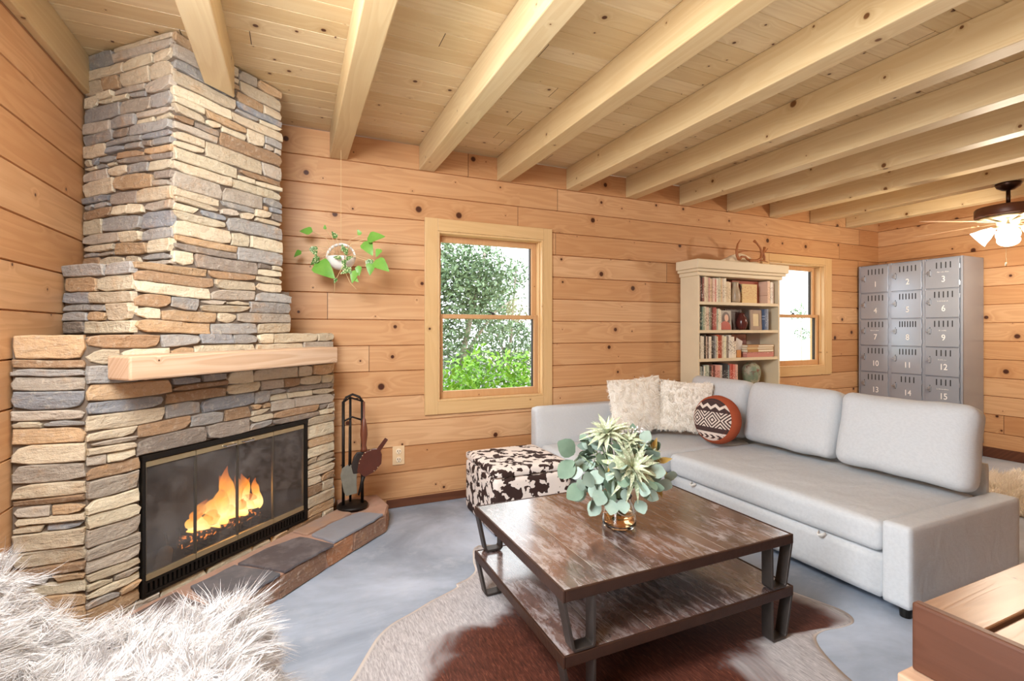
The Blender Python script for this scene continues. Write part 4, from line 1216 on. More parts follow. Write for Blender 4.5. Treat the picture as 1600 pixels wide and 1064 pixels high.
# round pot with a big side opening: bowl below, hoop above
prof = [(.0005, -.083)] + [(R0*math.cos(a), R0*.93*math.sin(a)) for a in [-1.2+i*.11 for i in range(12)]] 
prof += [(r*.92, z) for r, z in prof[::-1][:-1]]
mb.lathe(prof, 36); mb.build('pot', M['pot'], po, smooth=True)
mb = MB(); pts = [Rt*(R0*.99*math.cos(a))+Zv*(R0*.93*math.sin(a)) for a in [-.05+(PI+.1)*i/24 for i in range(25)]]
mb.tube(pts, .0075, 8, flat=1.6); mb.build('pot_hoop', M['pot'], po, smooth=True)
mb = MB(); mb.lathe([(.0005, -.02), (.08, -.02), (.075, -.03), (.0005, -.035)], 24); mb.build('soil', plain('soil', '#4A3626', .95), po)
mb = MB(); mb.tube([(0, 0, .086), (0, 0, 2.498-pz_)], .0016, 6); mb.build('cord', M['vine'], po)
vin = MB(); l1 = MB(); l2 = MB()
def vine(tip, leafL, dr, mb, via=None):
    a = B(rb.uniform(-.05, .05)+tip[0]*.2, -.03, -.005); b = B(*tip)
    v = B(*via) if via else a.lerp(b, .5)+Zv*.02
    vin.tube([a, v, b], .0022, 5)
    mb.leaf(b, B(*dr), B(0, -1, .5), leafL, leafL*.72, curl=.18, fold=.08, shape='heart', n=6)
S = .235/50   # metres per photo pixel at the pot
for (u, v, L, dr, k) in ((-36, 34, .085, (-1, -.1, .12), 1), (-52, 7, .06, (-.6, -.2, -.5), 1), (-18, 37, .03, (0, -.2, .6), 1), (-2, 25, .05, (-.2, -.3, .4), 2), (32, 29, .04, (-.2, -.2, .5), 1), (42, 24, .12, (.9, -.3, .15), 1), (38, 20, .11, (.5, -.3, -.75), 1), (60, 10, .06, (-.3, -.3, -.7), 1), (53, -6, .12, (.8, -.3, -.55), 1), (48, -8, .09, (-.1, -.3, -1), 1), (44, -4, .07, (.2, -.2, -1), 2), (-31, -9, .165, (.75, -.25, -.55), 1), (-26, -2, .08, (-.6, 0, -.4), 2), (-36, 14, .07, (.3, .1, -.9), 2)):
    vine((u*S*.98, -.06, v*S), L, dr, l1 if k == 1 else l2, via=(u*S*.45, -.05, v*S*.6+.02))
tr = [B(.05, -.07, .0), B(.065, -.11, -.05), B(.07, -.11, -.12), B(.095, -.10, -.18), B(.13, -.09, -.22)]
vin.tube(tr, .002, 5)
tr2 = [B(.05, -.08, .0), B(.06, -.12, -.06), B(.0, -.11, -.17), B(-.01, -.10, -.25)]
vin.tube(tr2, .0018, 5)
for (r_, z_, L, dr, k) in ((.05, .02, .07, (-.2, -.4, .9), 2), (.055, .0, .075, (.4, -.5, .7), 2), (.03, -.02, .07, (-1, -.3, .1), 2), (.06, -.03, .07, (.9, -.3, .35), 2), (.05, -.03, .075, (-.05, -.3, -1), 2), (.065, -.07, .065, (-.9, -.2, -.5), 2), (.07, -.08, .08, (.5, -.3, -.8), 2), (.075, -.10, .075, (-.6, -.3, -.3), 2), (.12, -.10, .09, (-.2, -.3, -1), 1), (.14, -.07, .07, (.1, -.2, -.9), 1), (.10, -.14, .06, (.5, -.2, -.4), 1), (0, -.15, .055, (-.4, -.2, -.9), 2)):
    L *= .72 if k == 2 else .95; (l1 if k == 1 else l2).leaf(B(r_+.012, -.115, z_), B(*dr), B(0, -1, .3), L, L*.62, curl=.15, fold=.08, shape='heart', n=6)
vin.build('vine_stems', M['vine'], po, smooth=True); l1.build('bright_leaves', M['pothos'], po, smooth=True); l2.build('variegated_leaves', M['pothosd'], po, smooth=True)

# ------------------------------------------------------------------ bookcase
M['cream'] = plain('cream_paint', '#E3D3B4', .5, var=.06, vs=6)
M['creamd'] = plain('cream_paint_side', '#CFC5AE', .5, var=.06, vs=6)
M['greyback'] = plain('grey_back_panel', '#A99C93', .7)
bx0, bx1, by0, by1 = 3.372, 4.458, 3.385, 3.606
bk = empty('bookcase', (bx0, by0, 0), 'tall cream painted bookcase with an arched crown against the window wall', 'bookcase')
bw, bd = bx1-bx0, by1-by0
def bb(nm, *a, mat=None, bev=.002):
    mb = MB(); mb.box(*a); return mb.build(nm, mat or M['cream'], bk, bev=bev)
bb('side_panel', 0, .022, 0, bd, .001, 1.80); bb('side_panel', bw-.022, bw, 0, bd, .001, 1.80)
bb('back_panel', .022, bw-.022, bd-.008, bd, .05, 1.80, mat=M['greyback'], bev=0)
SH = [1.565, 1.302, 1.037, .757, .43, .07]
for z in SH: bb('shelf', .0225, bw-.0225, .004, bd-.009, z-.028, z)
mb = MB()
# cornice: stepped moulding wrapping front and sides
for e, z0, z1 in ((.018, 1.80, 1.835), (.040, 1.8351, 1.862), (.058, 1.8621, 1.945)):
    mb.box(-e, bw+e, -e, bd, z0, z1)
mb.build('cornice', M['cream'], bk, bev=.006)
top = []
for i in range(41):
    x_ = i/40; k = max(0, 1-abs(x_-.52)/.30); top.append((x_*bw, 1.9455+.006+.088*(k*k*(3-2*k))))
mb = MB(); mb.prism([(0, 1.9452)]+top+[(bw, 1.9452)], 0, .018, lambda a, p, q: (p, a+.02, q)); mb.build('crown_pediment', M['cream'], bk, bev=.003)

# books -------------------------------------------------------------
nth = ['first', 'second', 'third', 'fourth', 'fifth', 'sixth', 'seventh', 'eighth', 'ninth', 'tenth', 'eleventh', 'twelfth', 'thirteenth', 'fourteenth', 'fifteenth', 'sixteenth', 'seventeenth', 'eighteenth', 'nineteenth', 'twentieth']
M['pages'] = plain('book_pages', '#E9DFC9', .9)
bmats = {}
def bookmat(h, h2):
    if (h, h2) not in bmats:
        t = NT('book_cloth'); x = t.sep(t.obj())
        oi = t.n('ShaderNodeObjectInfo').outputs['Random']; n_ = t.noise(t.comb(t.math('MULTIPLY', x[0], 160), t.math('MULTIPLY', oi, 50.0), t.math('MULTIPLY', x[2], 75)), 1, 2)
        bl_ = t.math('MULTIPLY', t.math('GREATER_THAN', x[2], .035), t.math('LESS_THAN', x[2], .165))
        c = t.mix(t.math('MULTIPLY', t.smooth(n_, .56, .60), bl_), lin(h), lin(h2))
        bmats[(h, h2)] = t.bsdf(c, .55, 0, None, .35)
    return bmats[(h, h2)]
def cname(h):
    r, g, b = [int(h[i:i+2], 16) for i in (1, 3, 5)]
    l = (r+g+b)/3; mx_, mn = max(r, g, b), min(r, g, b)
    if mx_-mn < 22: return 'white' if l > 200 else ('pale grey' if l > 150 else ('grey' if l > 90 else 'black'))
    if l < 70: return 'dark brown' if r > b else 'dark blue'
    if r > g > b and r-b < 70: return 'cream' if l > 180 else ('beige' if l > 130 else 'brown')
    if r > g+25: return 'red' if l < 130 else 'pink'
    if g >= r and g >= b: return 'green'
    if b > r: return 'blue'
    return 'tan'
def book(x0, x1, y0, dpt, z, h, c1, c2, lab, group=None, lean=0, name='book'):
    w = x1-x0-.0012
    root = empty(name, (x0+.0006, y0, z+.0006), lab, 'book', group)
    mb = MB(); mb.box(0, w, 0, .002, 0, h); mb.box(0, min(.0018, w*.2), .002, dpt, 0, h); mb.box(w-min(.0018, w*.2), w, .002, dpt, 0, h)
    mb.build('cover', bookmat(c1, c2), root, bev=.0006 if w > .012 else 0)
    mb = MB(); e = min(.002, w*.22); mb.box(e, w-e, .0022, dpt-.003, .002, h-.004); mb.build('pages', M['pages'], root)
    if lean: root.rotation_euler = (0, lean, 0)
    return root
def row(edges, hs, cs, z, shelf, y0=3.400):
    for i, (a, b) in enumerate(zip(edges[:-1], edges[1:])):
        c1, c2 = cs[i % len(cs)]
        book(a, b, y0+.004*((i*7) % 3), .135+.01*((i*5) % 3), z, hs[i % len(hs)], c1, c2, '%s book standing %s from the left on the %s' % (cname(c1), nth[i], shelf), 'books on the '+shelf)
row([3.399, 3.412, 3.428, 3.446, 3.466, 3.495, 3.524, 3.540, 3.556, 3.575, 3.600, 3.618, 3.652, 3.672, 3.690, 3.712, 3.742], [.226, .224, .222, .222, .232, .228, .224, .216, .212, .222, .212, .224, .228, .222, .226], 
    [('#E8DDCB', '#C9B79C'), ('#7A4438', '#D9B4A0'), ('#4A3B36', '#D8CCC0'), ('#8C5A50', '#E0CDBB'), ('#E6D9BE', '#A78F74'), ('#DCCDB0', '#B59C7C'), ('#D8A493', '#8A4A40'), ('#E7D7B4', '#A89070'), ('#CFAE8B', '#7C5C48'), ('#E6C9B6', '#A8715E'), ('#C9736A', '#EAD2C4'), ('#EDE3CF', '#B7A890'), ('#D6CDB1', '#9A8E72'), ('#D9BE8E', '#8C7450'), ('#E6D3BC', '#B0907A'), ('#E9DEC6', '#B6A282')], SH[0], 'top shelf')
row([3.742, 3.779, 3.806], [.196, .192], [('#DCC9A6', '#A89070'), ('#E4D4B4', '#B09A78')], SH[0], 'top shelf by the pitcher')
row([4.300, 4.338], [.222], [('#E9C9B0', '#B88A6C')], SH[0], 'top shelf beside the red box')
row([4.342, 4.372, 4.392], [.214, .206], [('#EDE6DA', '#4A423C'), ('#C9BBB4', '#8A7A72')], SH[0], 'right end of the top shelf')
row([3.399, 3.411, 3.426, 3.444, 3.458, 3.480, 3.500, 3.522, 3.546, 3.573], [.214, .216, .212, .214, .210, .218, .212, .206, .214], [('#C9C0B0', '#7A6E62'), ('#33413A', '#D6D2B8'), ('#3A4C46', '#D9D6BE'), ('#8C9A84', '#E2DCC4'), ('#A9AF96', '#E6E0CC'), ('#E9DFC4', '#A89474'), ('#D9BFA8', '#8A6450'), ('#A8AE9E', '#4C4A42'), ('#6E5A48', '#D8C4A4')], SH[1], 'second shelf')
row([3.576, 3.606, 3.622, 3.642, 3.660, 3.682], [.204, .212, .194, .200, .190], [('#A8554C', '#E0B8A8'), ('#B86A5E', '#EACFC0'), ('#B9C4AE', '#7A8A70'), ('#E9DEC4', '#B8A484'), ('#ECE2CC', '#B8A68C')], SH[1], 'second shelf by the portrait')
row([4.258, 4.288, 4.318], [.206, .208], [('#5E6E8C', '#A9B4C8'), ('#8C96A8', '#C6CCD6')], SH[1], 'right end of the second shelf')
row([3.399, 3.417, 3.444, 3.470, 3.488, 3.506, 3.526, 3.554, 3.574, 3.600, 3.620, 3.640, 3.656, 3.684, 3.700, 3.722, 3.740, 3.760, 3.780, 3.806], [.218, .210, .206, .222, .206, .208, .204, .216, .216, .212, .204, .220, .218, .208, .214, .206, .214, .208, .216],
    [('#5A5248', '#C9BCA4'), ('#E9E0CA', '#B0A184'), ('#EFE7D2', '#C0B090'), ('#4C4238', '#C9B898'), ('#D9C4B4', '#8A6454'), ('#5C4A3E', '#D2BEA4'), ('#E9DCC8', '#B6A088'), ('#241E1C', '#B4A898'), ('#5E5A58', '#C0BAB2'), ('#B4AEA6', '#6E665E'), ('#E4D8B8', '#A8946C'), ('#D4694A', '#F0CDB8'), ('#A8523A', '#E8B49C'), ('#D9C2AC', '#9A7A64'), ('#E4D9C4', '#B4A284'), ('#EDE7C6', '#B0A878'), ('#A8A096', '#5E564E'), ('#8C7A68', '#D4C4B0'), ('#EDE4D6', '#5A4C42')], SH[2], 'third shelf')
row([3.808, 3.846, 3.876], [.200, .156], [('#EDE5D4', '#6A5A4C'), ('#E9DDC9', '#4A3C34')], SH[2], 'third shelf by the leaning card')
row([3.399, 3.420, 3.446, 3.462, 3.478, 3.498, 3.536, 3.556, 3.576, 3.606, 3.640, 3.668, 3.700, 3.734, 3.768, 3.792, 3.806, 3.836, 3.870, 3.892], [.214, .208, .218, .212, .214, .218, .208, .212, .214, .212, .216, .212, .222, .226, .212, .222, .220, .216, .214],
    [('#A8ACA8', '#E0DED4'), ('#8C9690', '#D9D8CC'), ('#241F1D', '#D9D2C4'), ('#E2DCC9', '#A89C80'), ('#9AA694', '#E0E0CE'), ('#C2C8B6', '#8A9078'), ('#4A3A32', '#D8C0A8'), ('#B4786A', '#EBD0C2'), ('#6E3E34', '#E2BEA8'), ('#D89A8C', '#8C4A40'), ('#E0A89A', '#94584C'), ('#D9C8B8', '#8A7464'), ('#2A2A2E', '#B8B4B0'), ('#33363C', '#C4C0BA'), ('#7E9498', '#D2DCDC'), ('#C86A5C', '#F0CABC'), ('#B4463A', '#EAB4A4'), ('#D8887A', '#F2D8CC'), ('#E0B4A0', '#A06A54')], SH[3], 'fourth shelf')
# lying books on the third shelf
for i, (x0, x1, z, h, c) in enumerate(((4.02, 4.40, 0, .048, '#C98A80'), (4.03, 4.395, .049, .026, '#B88A54'), (4.02, 4.39, .076, .020, '#D2B488'), (4.03, 4.40, .097, .022, '#C69C72'))):
    root = empty('book', (x0, 3.405, SH[2]+.0008+z), ['thick pink book at the bottom of the lying stack', 'ochre book second from the bottom of the lying stack', 'pale buff book third from the bottom of the lying stack', 'tan book on top of the lying stack'][i]+' on the third shelf', 'book', 'books lying on the third shelf')
    mb = MB(); w = x1-x0; d_ = .15; mb.box(0, w, 0, d_, 0, .002); mb.box(0, w, 0, d_, h-.003, h-.0005); mb.box(0, w*.4, -.001, .002, 0, h-.0005)
    mb.build('cover', bookmat(c, '#6E4A34'), root); mb = MB(); mb.box(.003, w-.003, .003, d_-.003, .0022, h-.0033); mb.build('pages', M['pages'] if i != 0 else bookmat(c, '#E8C0B4'), root)
# leaning card, dark picture behind it, wooden block
def panel(name, lab, cat, loc, w, h, d, mat, rx=0, ry=0, frame=None, inner=None):
    root = empty(name, loc, lab, cat); root.rotation_euler = (rx, ry, 0)
    mb = MB()
    if frame:
        e = frame
        mb.box(0, e, 0, d, 0, h); mb.box(w-e, w, 0, d, 0, h); mb.box(e, w-e, 0, d, 0, e); mb.box(e, w-e, 0, d, h-e, h)
        mb.build('frame', mat, root, bev=.002)
        mb = MB(); mb.box(e, w-e, d*.45, d*.9, e, h-e); mb.build('picture', inner, root)
    else:
        mb.box(0, w, 0, d, 0, h); mb.build('panel', mat, root, bev=.0015)
    return root
panel('card', 'white card leaning sideways against the picture on the third shelf', 'card', (3.897, 3.455, SH[2]+.046), .09, .16, .004, plain('white_card', '#D9D4D0', .7), rx=-.12, ry=.42)
t = NT('dusky_landscape'); x = t.sep(t.obj()); nz = t.noise(t.obj(), 9, 4)
M['dusk'] = t.bsdf(t.ramp(t.math('ADD', t.math('MULTIPLY', x[2], 4.0), t.math('MULTIPLY', t.math('SUBTRACT', nz, .5), .5)), [(.15, lin('#3A2420')), (.45, lin('#6E4444')), (.6, lin('#8C6468')), (.8, lin('#B48C86')), (.95, lin('#7A5A5A'))]), .4)
panel('picture', 'small dusky landscape picture standing behind the leaning card', 'picture', (4.0, 3.567, SH[2]+.002), .21, .226, .006, plain('thin_dark_edge', '#5A4038', .5), rx=-.02, frame=.004, inner=M['dusk'])
panel('wooden_block', 'small orange wooden block at the foot of the leaning card', 'block', (3.893, 3.412, SH[2]+.0008), .056, .072, .03, plain('orange_wood', '#C98A50', .5, var=.15))
# top shelf: box files and pitcher
panel('storage_box', 'red box standing at the back of the top shelf', 'box', (3.93, 3.50, SH[0]+.0008), .365, .224, .09, plain('red_box', '#B3604A', .6, var=.06))
panel('book', 'cream book with red title standing face out on the top shelf', 'book', (3.985, 3.43, SH[0]+.0008), .205, .185, .025, bookmat('#DFC48C', '#C9886A'))
def lobj(name, lab, cat, loc, prof, mat, seg=32, **kw):
    root = empty(name, loc, lab, cat); mb = MB(); mb.lathe(prof, seg); mb.build('body', mat, root, smooth=True); return root
M['stoneware'] = plain('stoneware_glaze', '#B09C82', .35, var=.3, vs=14)
p1 = lobj('pitcher', 'stoneware pitcher with a dark handle on the top shelf', 'pitcher', (3.90, 3.437, SH[0]+.0008), [(.0005, 0), (.04, 0), (.046, .02), (.047, .07), (.040, .12), (.028, .155), (.030, .18), (.034, .20), (.030, .20), (.026, .18), (.0005, .17)], M['stoneware'])
mb = MB(); mb.tube([(.03, 0, .185), (.056, -.004, .18), (.072, -.004, .15), (.066, 0, .11), (.046, 0, .09)], .0055, 8); mb.build('handle', plain('dark_glaze', '#33251E', .3), p1, smooth=True)
# second shelf: portrait, dark box with pitcher, grey frame
t = NT('portrait_print'); x = t.sep(t.obj())
def disc(cx_, cz_, rx_, rz_): return t.math('LESS_THAN', t.math('ADD', t.math('POWER', t.math('DIVIDE', t.math('SUBTRACT', x[0], cx_), rx_), 2.0), t.math('POWER', t.math('DIVIDE', t.math('SUBTRACT', x[2], cz_), rz_), 2.0)), 1.0)
c = t.mix(disc(.085, .105, .052, .068), lin('#9A9186'), lin('#4A2018'))
c = t.mix(disc(.075, .02, .07, .065), c, lin('#B04A3C'))
c = t.mix(disc(.092, .115, .026, .034), c, lin('#D9A68A'))
M['portrait'] = t.bsdf(c, .4)
panel('portrait_card', 'small portrait of a person in a red top on the second shelf', 'picture', (3.692, 3.43, SH[1]+.0008), .155, .188, .004, plain('portrait_edge', '#8E877E', .5), rx=-.04, frame=.003, inner=M['portrait'])
panel('framed_picture', 'dark brown picture frame behind the glazed vase on the second shelf', 'picture frame', (3.86, 3.52, SH[1]+.0008), .225, .205, .014, plain('dark_frame', '#3C1D18', .35), rx=-.02, frame=.03, inner=plain('dark_print', '#4A2A26', .4, var=.3, vs=20))
lobj('vase', 'dark red glazed vase on the second shelf', 'vase', (3.985, 3.435, SH[1]+.0008), [(.0005, 0), (.03, 0), (.045, .03), (.055, .07), (.045, .115), (.026, .145), (.03, .162), (.025, .162), (.0005, .15)], plain('oxblood_glaze', '#5A2A26', .2, var=.3, vs=12))
panel('framed_picture', 'grey wooden picture frame with pale print on the second shelf', 'picture frame', (4.088, 3.42, SH[1]+.0008), .16, .198, .015, plain('grey_frame', '#A38E7C', .55, var=.15), rx=-.03, frame=.038, inner=plain('pale_print', '#DCCBA4', .5, var=.15, vs=18))
# fourth shelf: big mottled jar
t = NT('crackled_green_glaze'); p = t.obj(); n1 = t.noise(p, 9, 5, .7); n2 = t.noise(p, 28, 4, .7); x = t.sep(p)
c = t.mix(t.smooth(n1, .42, .6), lin('#7E8E76'), lin('#B4A892')); c = t.mix(t.math('MULTIPLY', t.smooth(n2, .54, .62), t.smooth(x[2], .06, .14)), c, lin('#7A4A3A'))
M['crackle'] = t.bsdf(c, .5, 0, t.bump(n2, .5, .006))
lobj('storage_jar', 'mottled green and brown ceramic jar on the fourth shelf', 'jar', (4.185, 3.494, SH[3]+.0008), [(.0005, 0), (.052, 0), (.072, .04), (.087, .10), (.088, .145), (.075, .185), (.05, .207), (.042, .212), (.043, .222), (.034, .222), (.034, .205), (.0005, .19)], M['crackle'])

# antlers on the bookcase crown
M['antler'] = plain('antler', '#A8683A', .5, var=.3, vs=16, bump=.4, bs=40)
def antler(lab, base, pieces):
    root = empty('antler', base, lab, 'antler', 'antlers on the bookcase')
    mb = MB()
    for pts, rs in pieces:
        mb.tube([Vector((q[0]*kA, q[1], 1.3+(q[2]-1.3)*kA))-Vector(base) for q in pts], rs, 10)
    mb.build('beam_and_tine_body', M['antler'], root, smooth=True)
ya = 3.345; kA = ya/3.29
antler('curved antler standing on the left of the bookcase crown', (3.77, ya, 1.946), [
    ([(3.775, ya-.01, 1.953), (3.757, ya, 1.99), (3.752, ya, 2.04), (3.765, ya, 2.097), (3.80, ya, 2.145)], [.016, .014, .012, .009, .003]),
    ([(3.755, ya, 2.022), (3.81, ya-.004, 2.032), (3.885, ya-.01, 2.042)], [.009, .006, .002]),
    ([(3.772, ya-.01, 1.955), (3.80, ya-.012, 1.982), (3.845, ya-.012, 1.985), (3.885, ya-.012, 1.960)], [.013, .011, .010, .012])])
antler('curved antler with a broad hook on the right of the bookcase crown', (3.97, ya, 1.946), [
    ([(3.915, ya-.006, 1.954), (3.96, ya, 1.957), (4.02, ya+.002, 1.962), (4.07, ya+.002, 1.985), (4.085, ya+.002, 2.03), (4.062, ya, 2.085), (4.015, ya, 2.125), (3.975, ya-.004, 2.142)], [.015, .013, .012, .012, .011, .010, .009, .013]),
    ([(4.05, ya, 1.970), (4.10, ya-.004, 1.962), (4.155, ya-.01, 1.952)], [.009, .006, .003]),
    ([(4.118, ya+.006, 1.965), (4.125, ya+.006, 2.0), (4.110, ya+.006, 2.035), (4.128, ya+.006, 2.095)], [.013, .012, .012, .013]),
    ([(4.116, ya+.006, 2.045), (4.14, ya, 2.06), (4.165, ya, 2.085)], [.008, .006, .003]),
    ([(4.09, ya+.004, 2.0), (4.105, ya+.005, 2.0), (4.122, ya+.006, 2.0)], [.008, .007, .006])])

# ------------------------------------------------------------------ lockers
t = NT('locker_grey')
p = t.obj(); nz = t.noise(p, 2.2, 3); n2 = t.noise(p, 300, 1)
M['lock'] = t.bsdf(t.mix(nz, lin('#959CA9'), lin('#A8AFBC')), t.math('MULTIPLY_ADD', nz, .08, .17), .2, t.bump(n2, .04, .001), .6)
M['latch'] = plain('latch_steel', '#A9ABB0', .4, .8)
M['slot'] = plain('locker_slot', '#1E2024', .8)
M['num'] = plain('white_paint', '#F2F2F2', .6)
lx, ly0, ly1, lz = 6.10, 2.622, 3.606, 2.048
lk = empty('locker_bank', (lx, ly0, 0), 'grey steel bank of eighteen numbered lockers against the end wall', 'lockers')
LW = ly1-ly0; DP = XR-.02-lx
mb = MB()
mb.box(.004, DP, 0, .004, .14, lz); mb.box(.004, DP, LW-.004, LW, .14, lz); mb.box(.004, DP, .004, LW-.004, lz-.004, lz); mb.box(.012, DP, .004, LW-.004, .14, .15)
mb.box(.014, .018, .004, LW-.004, .15, lz-.004); mb.box(DP-.004, DP, .004, LW-.004, .15, lz-.004)
mb.build('cabinet', M['lock'], lk, bev=.003)
P_ = .3015; zt = lz-.020; cw = (LW-.02)/3
mb = MB()
for k in range(4):
    y_ = .004+k*(LW-.008)/3; mb.box(0, .014, max(0, y_-.016), min(LW, y_+.016), .14, lz)
for k in range(7): mb.box(.001, .0139, .004, LW-.004, max(.14, zt-P_*k-.004), min(lz, zt-P_*k+.006))
mb.build('front_frame', M['lock'], lk, bev=.0015)
def marks(parent, cy, cz, n, seed):
    """a short line of hand-painted, unreadable strokes"""
    r_ = random.Random(seed); mb = MB(); yv = cy+n*.0035
    for i in range(n):
        h_ = r_.uniform(.006, .012) if i else .014
        pts = [(-.0125, yv-r_.uniform(0, .002), cz), (-.0125, yv-.003, cz+h_), (-.0125, yv-.005, cz+r_.uniform(0, .004))]
        mb.tube(pts, .0011, 4); yv -= .0072 if r_.random() < .85 else .013
    return mb.build('painted_name_lettering', M['num'], parent)
for r_ in range(6):
    for c_ in range(3):
        nnum = r_*3+c_+1
        yc1 = LW-.010-cw*c_-.017; yc0 = LW-.010-cw*(c_+1)+.017
        z1 = zt-P_*r_-.005; z0 = max(.155, zt-P_*(r_+1)+.007)
        mb = MB(); mb.box(-.009, -.0005, yc0, yc1, z0, z1)
        dr = mb.build('locker_door', M['lock'], lk, bev=.0018)
        ns = [5, 5, 4, 5, 6, 5, 5, 7, 5, 5, 6, 4, 5, 4, 4, 5, 4, 4][r_*3+c_]
        mb = MB(); cy = (yc0+yc1)/2
        for k in range(ns):
            sw_ = .15 if ns > 4 else .118; yy = cy+sw_/2-sw_*k/(ns-1)-.015
            mb.box(-.0105, -.0088, yy-.0045, yy+.0045, z1-.085, z1-.022)
        mb.build('vent_slat', M['slot'], dr)
        mb = MB(); mb.box(-.024, -.009, yc1-.052, yc1-.030, z1-.155, z1-.105); mb.box(-.030, -.012, yc1-.045, yc1-.014, z1-.136, z1-.126)
        mb.build('latch', M['latch'], dr, bev=.002)
        mb = MB()
        for dz in (-.098, -.162): mb.box(-.0105, -.009, yc1-.046, yc1-.038, z1+dz, z1+dz+.008)
        mb.build('rivet', M['slot'], dr)
        mb = MB()
        for dz in (.05, .22): mb.tube([(-.006, yc0-.004, z1-dz), (-.006, yc0-.004, z1-dz-.045)], .004, 6)
        mb.build('hinge', M['lock'], dr)
        if nnum <= 15:
            fc = bpy.data.curves.new('number', 'FONT'); fc.body = str(nnum); fc.size = .088; fc.align_x = 'CENTER'; fc.offset = .0006; fc.extrude = .0006
            fo = bpy.data.objects.new('number', fc); COL.objects.link(fo)
            dgr = bpy.context.evaluated_depsgraph_get(); nm_ = bpy.data.meshes.new_from_object(fo.evaluated_get(dgr))
            bpy.data.objects.remove(fo); fo = bpy.data.objects.new('number', nm_); COL.objects.link(fo); fo.parent = dr
            nm_.materials.clear(); nm_.materials.append(M['num'])
            fo.location = (-.0105, cy-.015, z1-.225); fo.rotation_euler = (PI/2, 0, -PI/2); fo.scale = (.82, 1, 1)
            tag(fo, 'white number %d' % nnum)
        if nnum in (3, 6, 7, 9, 12, 15): marks(dr, cy-.005, z1-.128, {3: 12, 6: 12, 7: 11, 9: 8, 12: 10, 15: 14}[nnum], nnum)
for yy in (.02, LW-.02):
    for xx in (.03, DP-.03):
        mb = MB(); mb.box(xx-.018, xx+.018, yy-.018, yy+.018, .001, .14); mb.build('leg', M['lock'], lk)

# ------------------------------------------------------------------ ceiling fan
M['bronze'] = plain('aged_bronze', '#3A241A', .35, .7, var=.2)
M['fanwood'] = plain('fan_housing_brown', '#5A3320', .4, .2, var=.15, vs=10)
M['blade'] = wood('fan_blade', 'X', 'Y', pitch=None, cols=('#C79A70', '#D2A77E', '#DBB48D'), rough=.4, knots=0.1, grain=.2, joints=False)
t = NT('lit_glass_shade'); e = t.n('ShaderNodeEmission'); t.put(e.inputs[0], (1, .90, .74)); e.inputs[1].default_value = 7.0
t.t.links.new(e.outputs[0], t.out.inputs[0]); M['shade'] = t.m
fx, fy = BX[9]+BW/2, 1.99
fan = empty('ceiling_fan', (fx, fy, 2.4995), 'ceiling fan with four lit white glass shades hung from a beam', 'ceiling fan')
def fz(nm, prof, mat, seg=36): b = MB(); b.lathe(prof, seg); return b.build(nm, mat, fan, smooth=True)
fz('canopy', [(.078, 0), (.082, -.012), (.070, -.035), (.04, -.055), (.018, -.062), (.0005, -.062)], M['bronze'])
fz('downrod', [(.014, -.05), (.014, -.185)], M['bronze'], 14)
fz('motor_housing', [(.0005, -.178), (.05, -.18), (.15, -.186), (.200, -.196), (.206, -.205), (.206, -.262), (.200, -.275), (.0005, -.279)], M['fanwood'])
fz('lower_cover', [(.195, -.2795), (.19, -.292), (.12, -.305), (.075, -.312), (.07, -.345), (.05, -.352), (.0005, -.353)], M['brass'])
for k in range(5):
    a = math.radians(84+72*k)
    bm_ = MB(); L0_, L1_ = .22, .70
    ol = [(L0_, -.05), (L0_+.1, -.062), (L1_-.06, -.068), (L1_-.01, -.045), (L1_, 0), (L1_-.01, .045), (L1_-.06, .068), (L0_+.1, .062), (L0_, .05)]
    bm_.prism(ol, -.003, .003, lambda q, p, r_: (p, r_, q))
    bo_ = bm_.build('blade', M['blade'], fan, bev=.001); bo_.location = (0, 0, -.312); bo_.rotation_euler = (math.radians(-9), 0, a)
    bm_ = MB(); bm_.box(.07, .27, -.018, .018, -.008, -.003); b2 = bm_.build('blade_bracket', M['brass'], fan, bev=.001); b2.location = (0, 0, -.312); b2.rotation_euler = (math.radians(-9), 0, a)
for k in range(4):
    a = math.radians(20+90*k)
    b = MB(); pr = [(.022, 0), (.03, .02), (.05, .06), (.062, .10), (.074, .125), (.071, .126), (.058, .10), (.046, .06), (.026, .02), (.018, .004)]
    b.lathe(pr, 28); s = b.build('light_shade', M['shade'], fan, smooth=True)
    s.location = (.085*math.cos(a), .085*math.sin(a), -.365); s.rotation_euler = Matrix.Rotation(a, 4, 'Z').to_euler()
    s.rotation_euler = (Matrix.Rotation(a, 4, 'Z') @ Matrix.Rotation(math.radians(128), 4, 'Y')).to_euler()
    b = MB(); b.tube([(.04*math.cos(a), .04*math.sin(a), -.345), (.085*math.cos(a), .085*math.sin(a), -.362)], .014, 8); b.build('lamp_arm', M['brass'], fan, smooth=True)
b = MB(); b.tube([(-.09, -.02, -.35), (-.09, -.02, -.66)], .0018, 5); b.lathe([(.0005, -.685), (.006, -.68), (.005, -.66), (.0005, -.655)], 8, (-.09, -.02, 0)); b.build('pull_chain', M['brass'], fan)

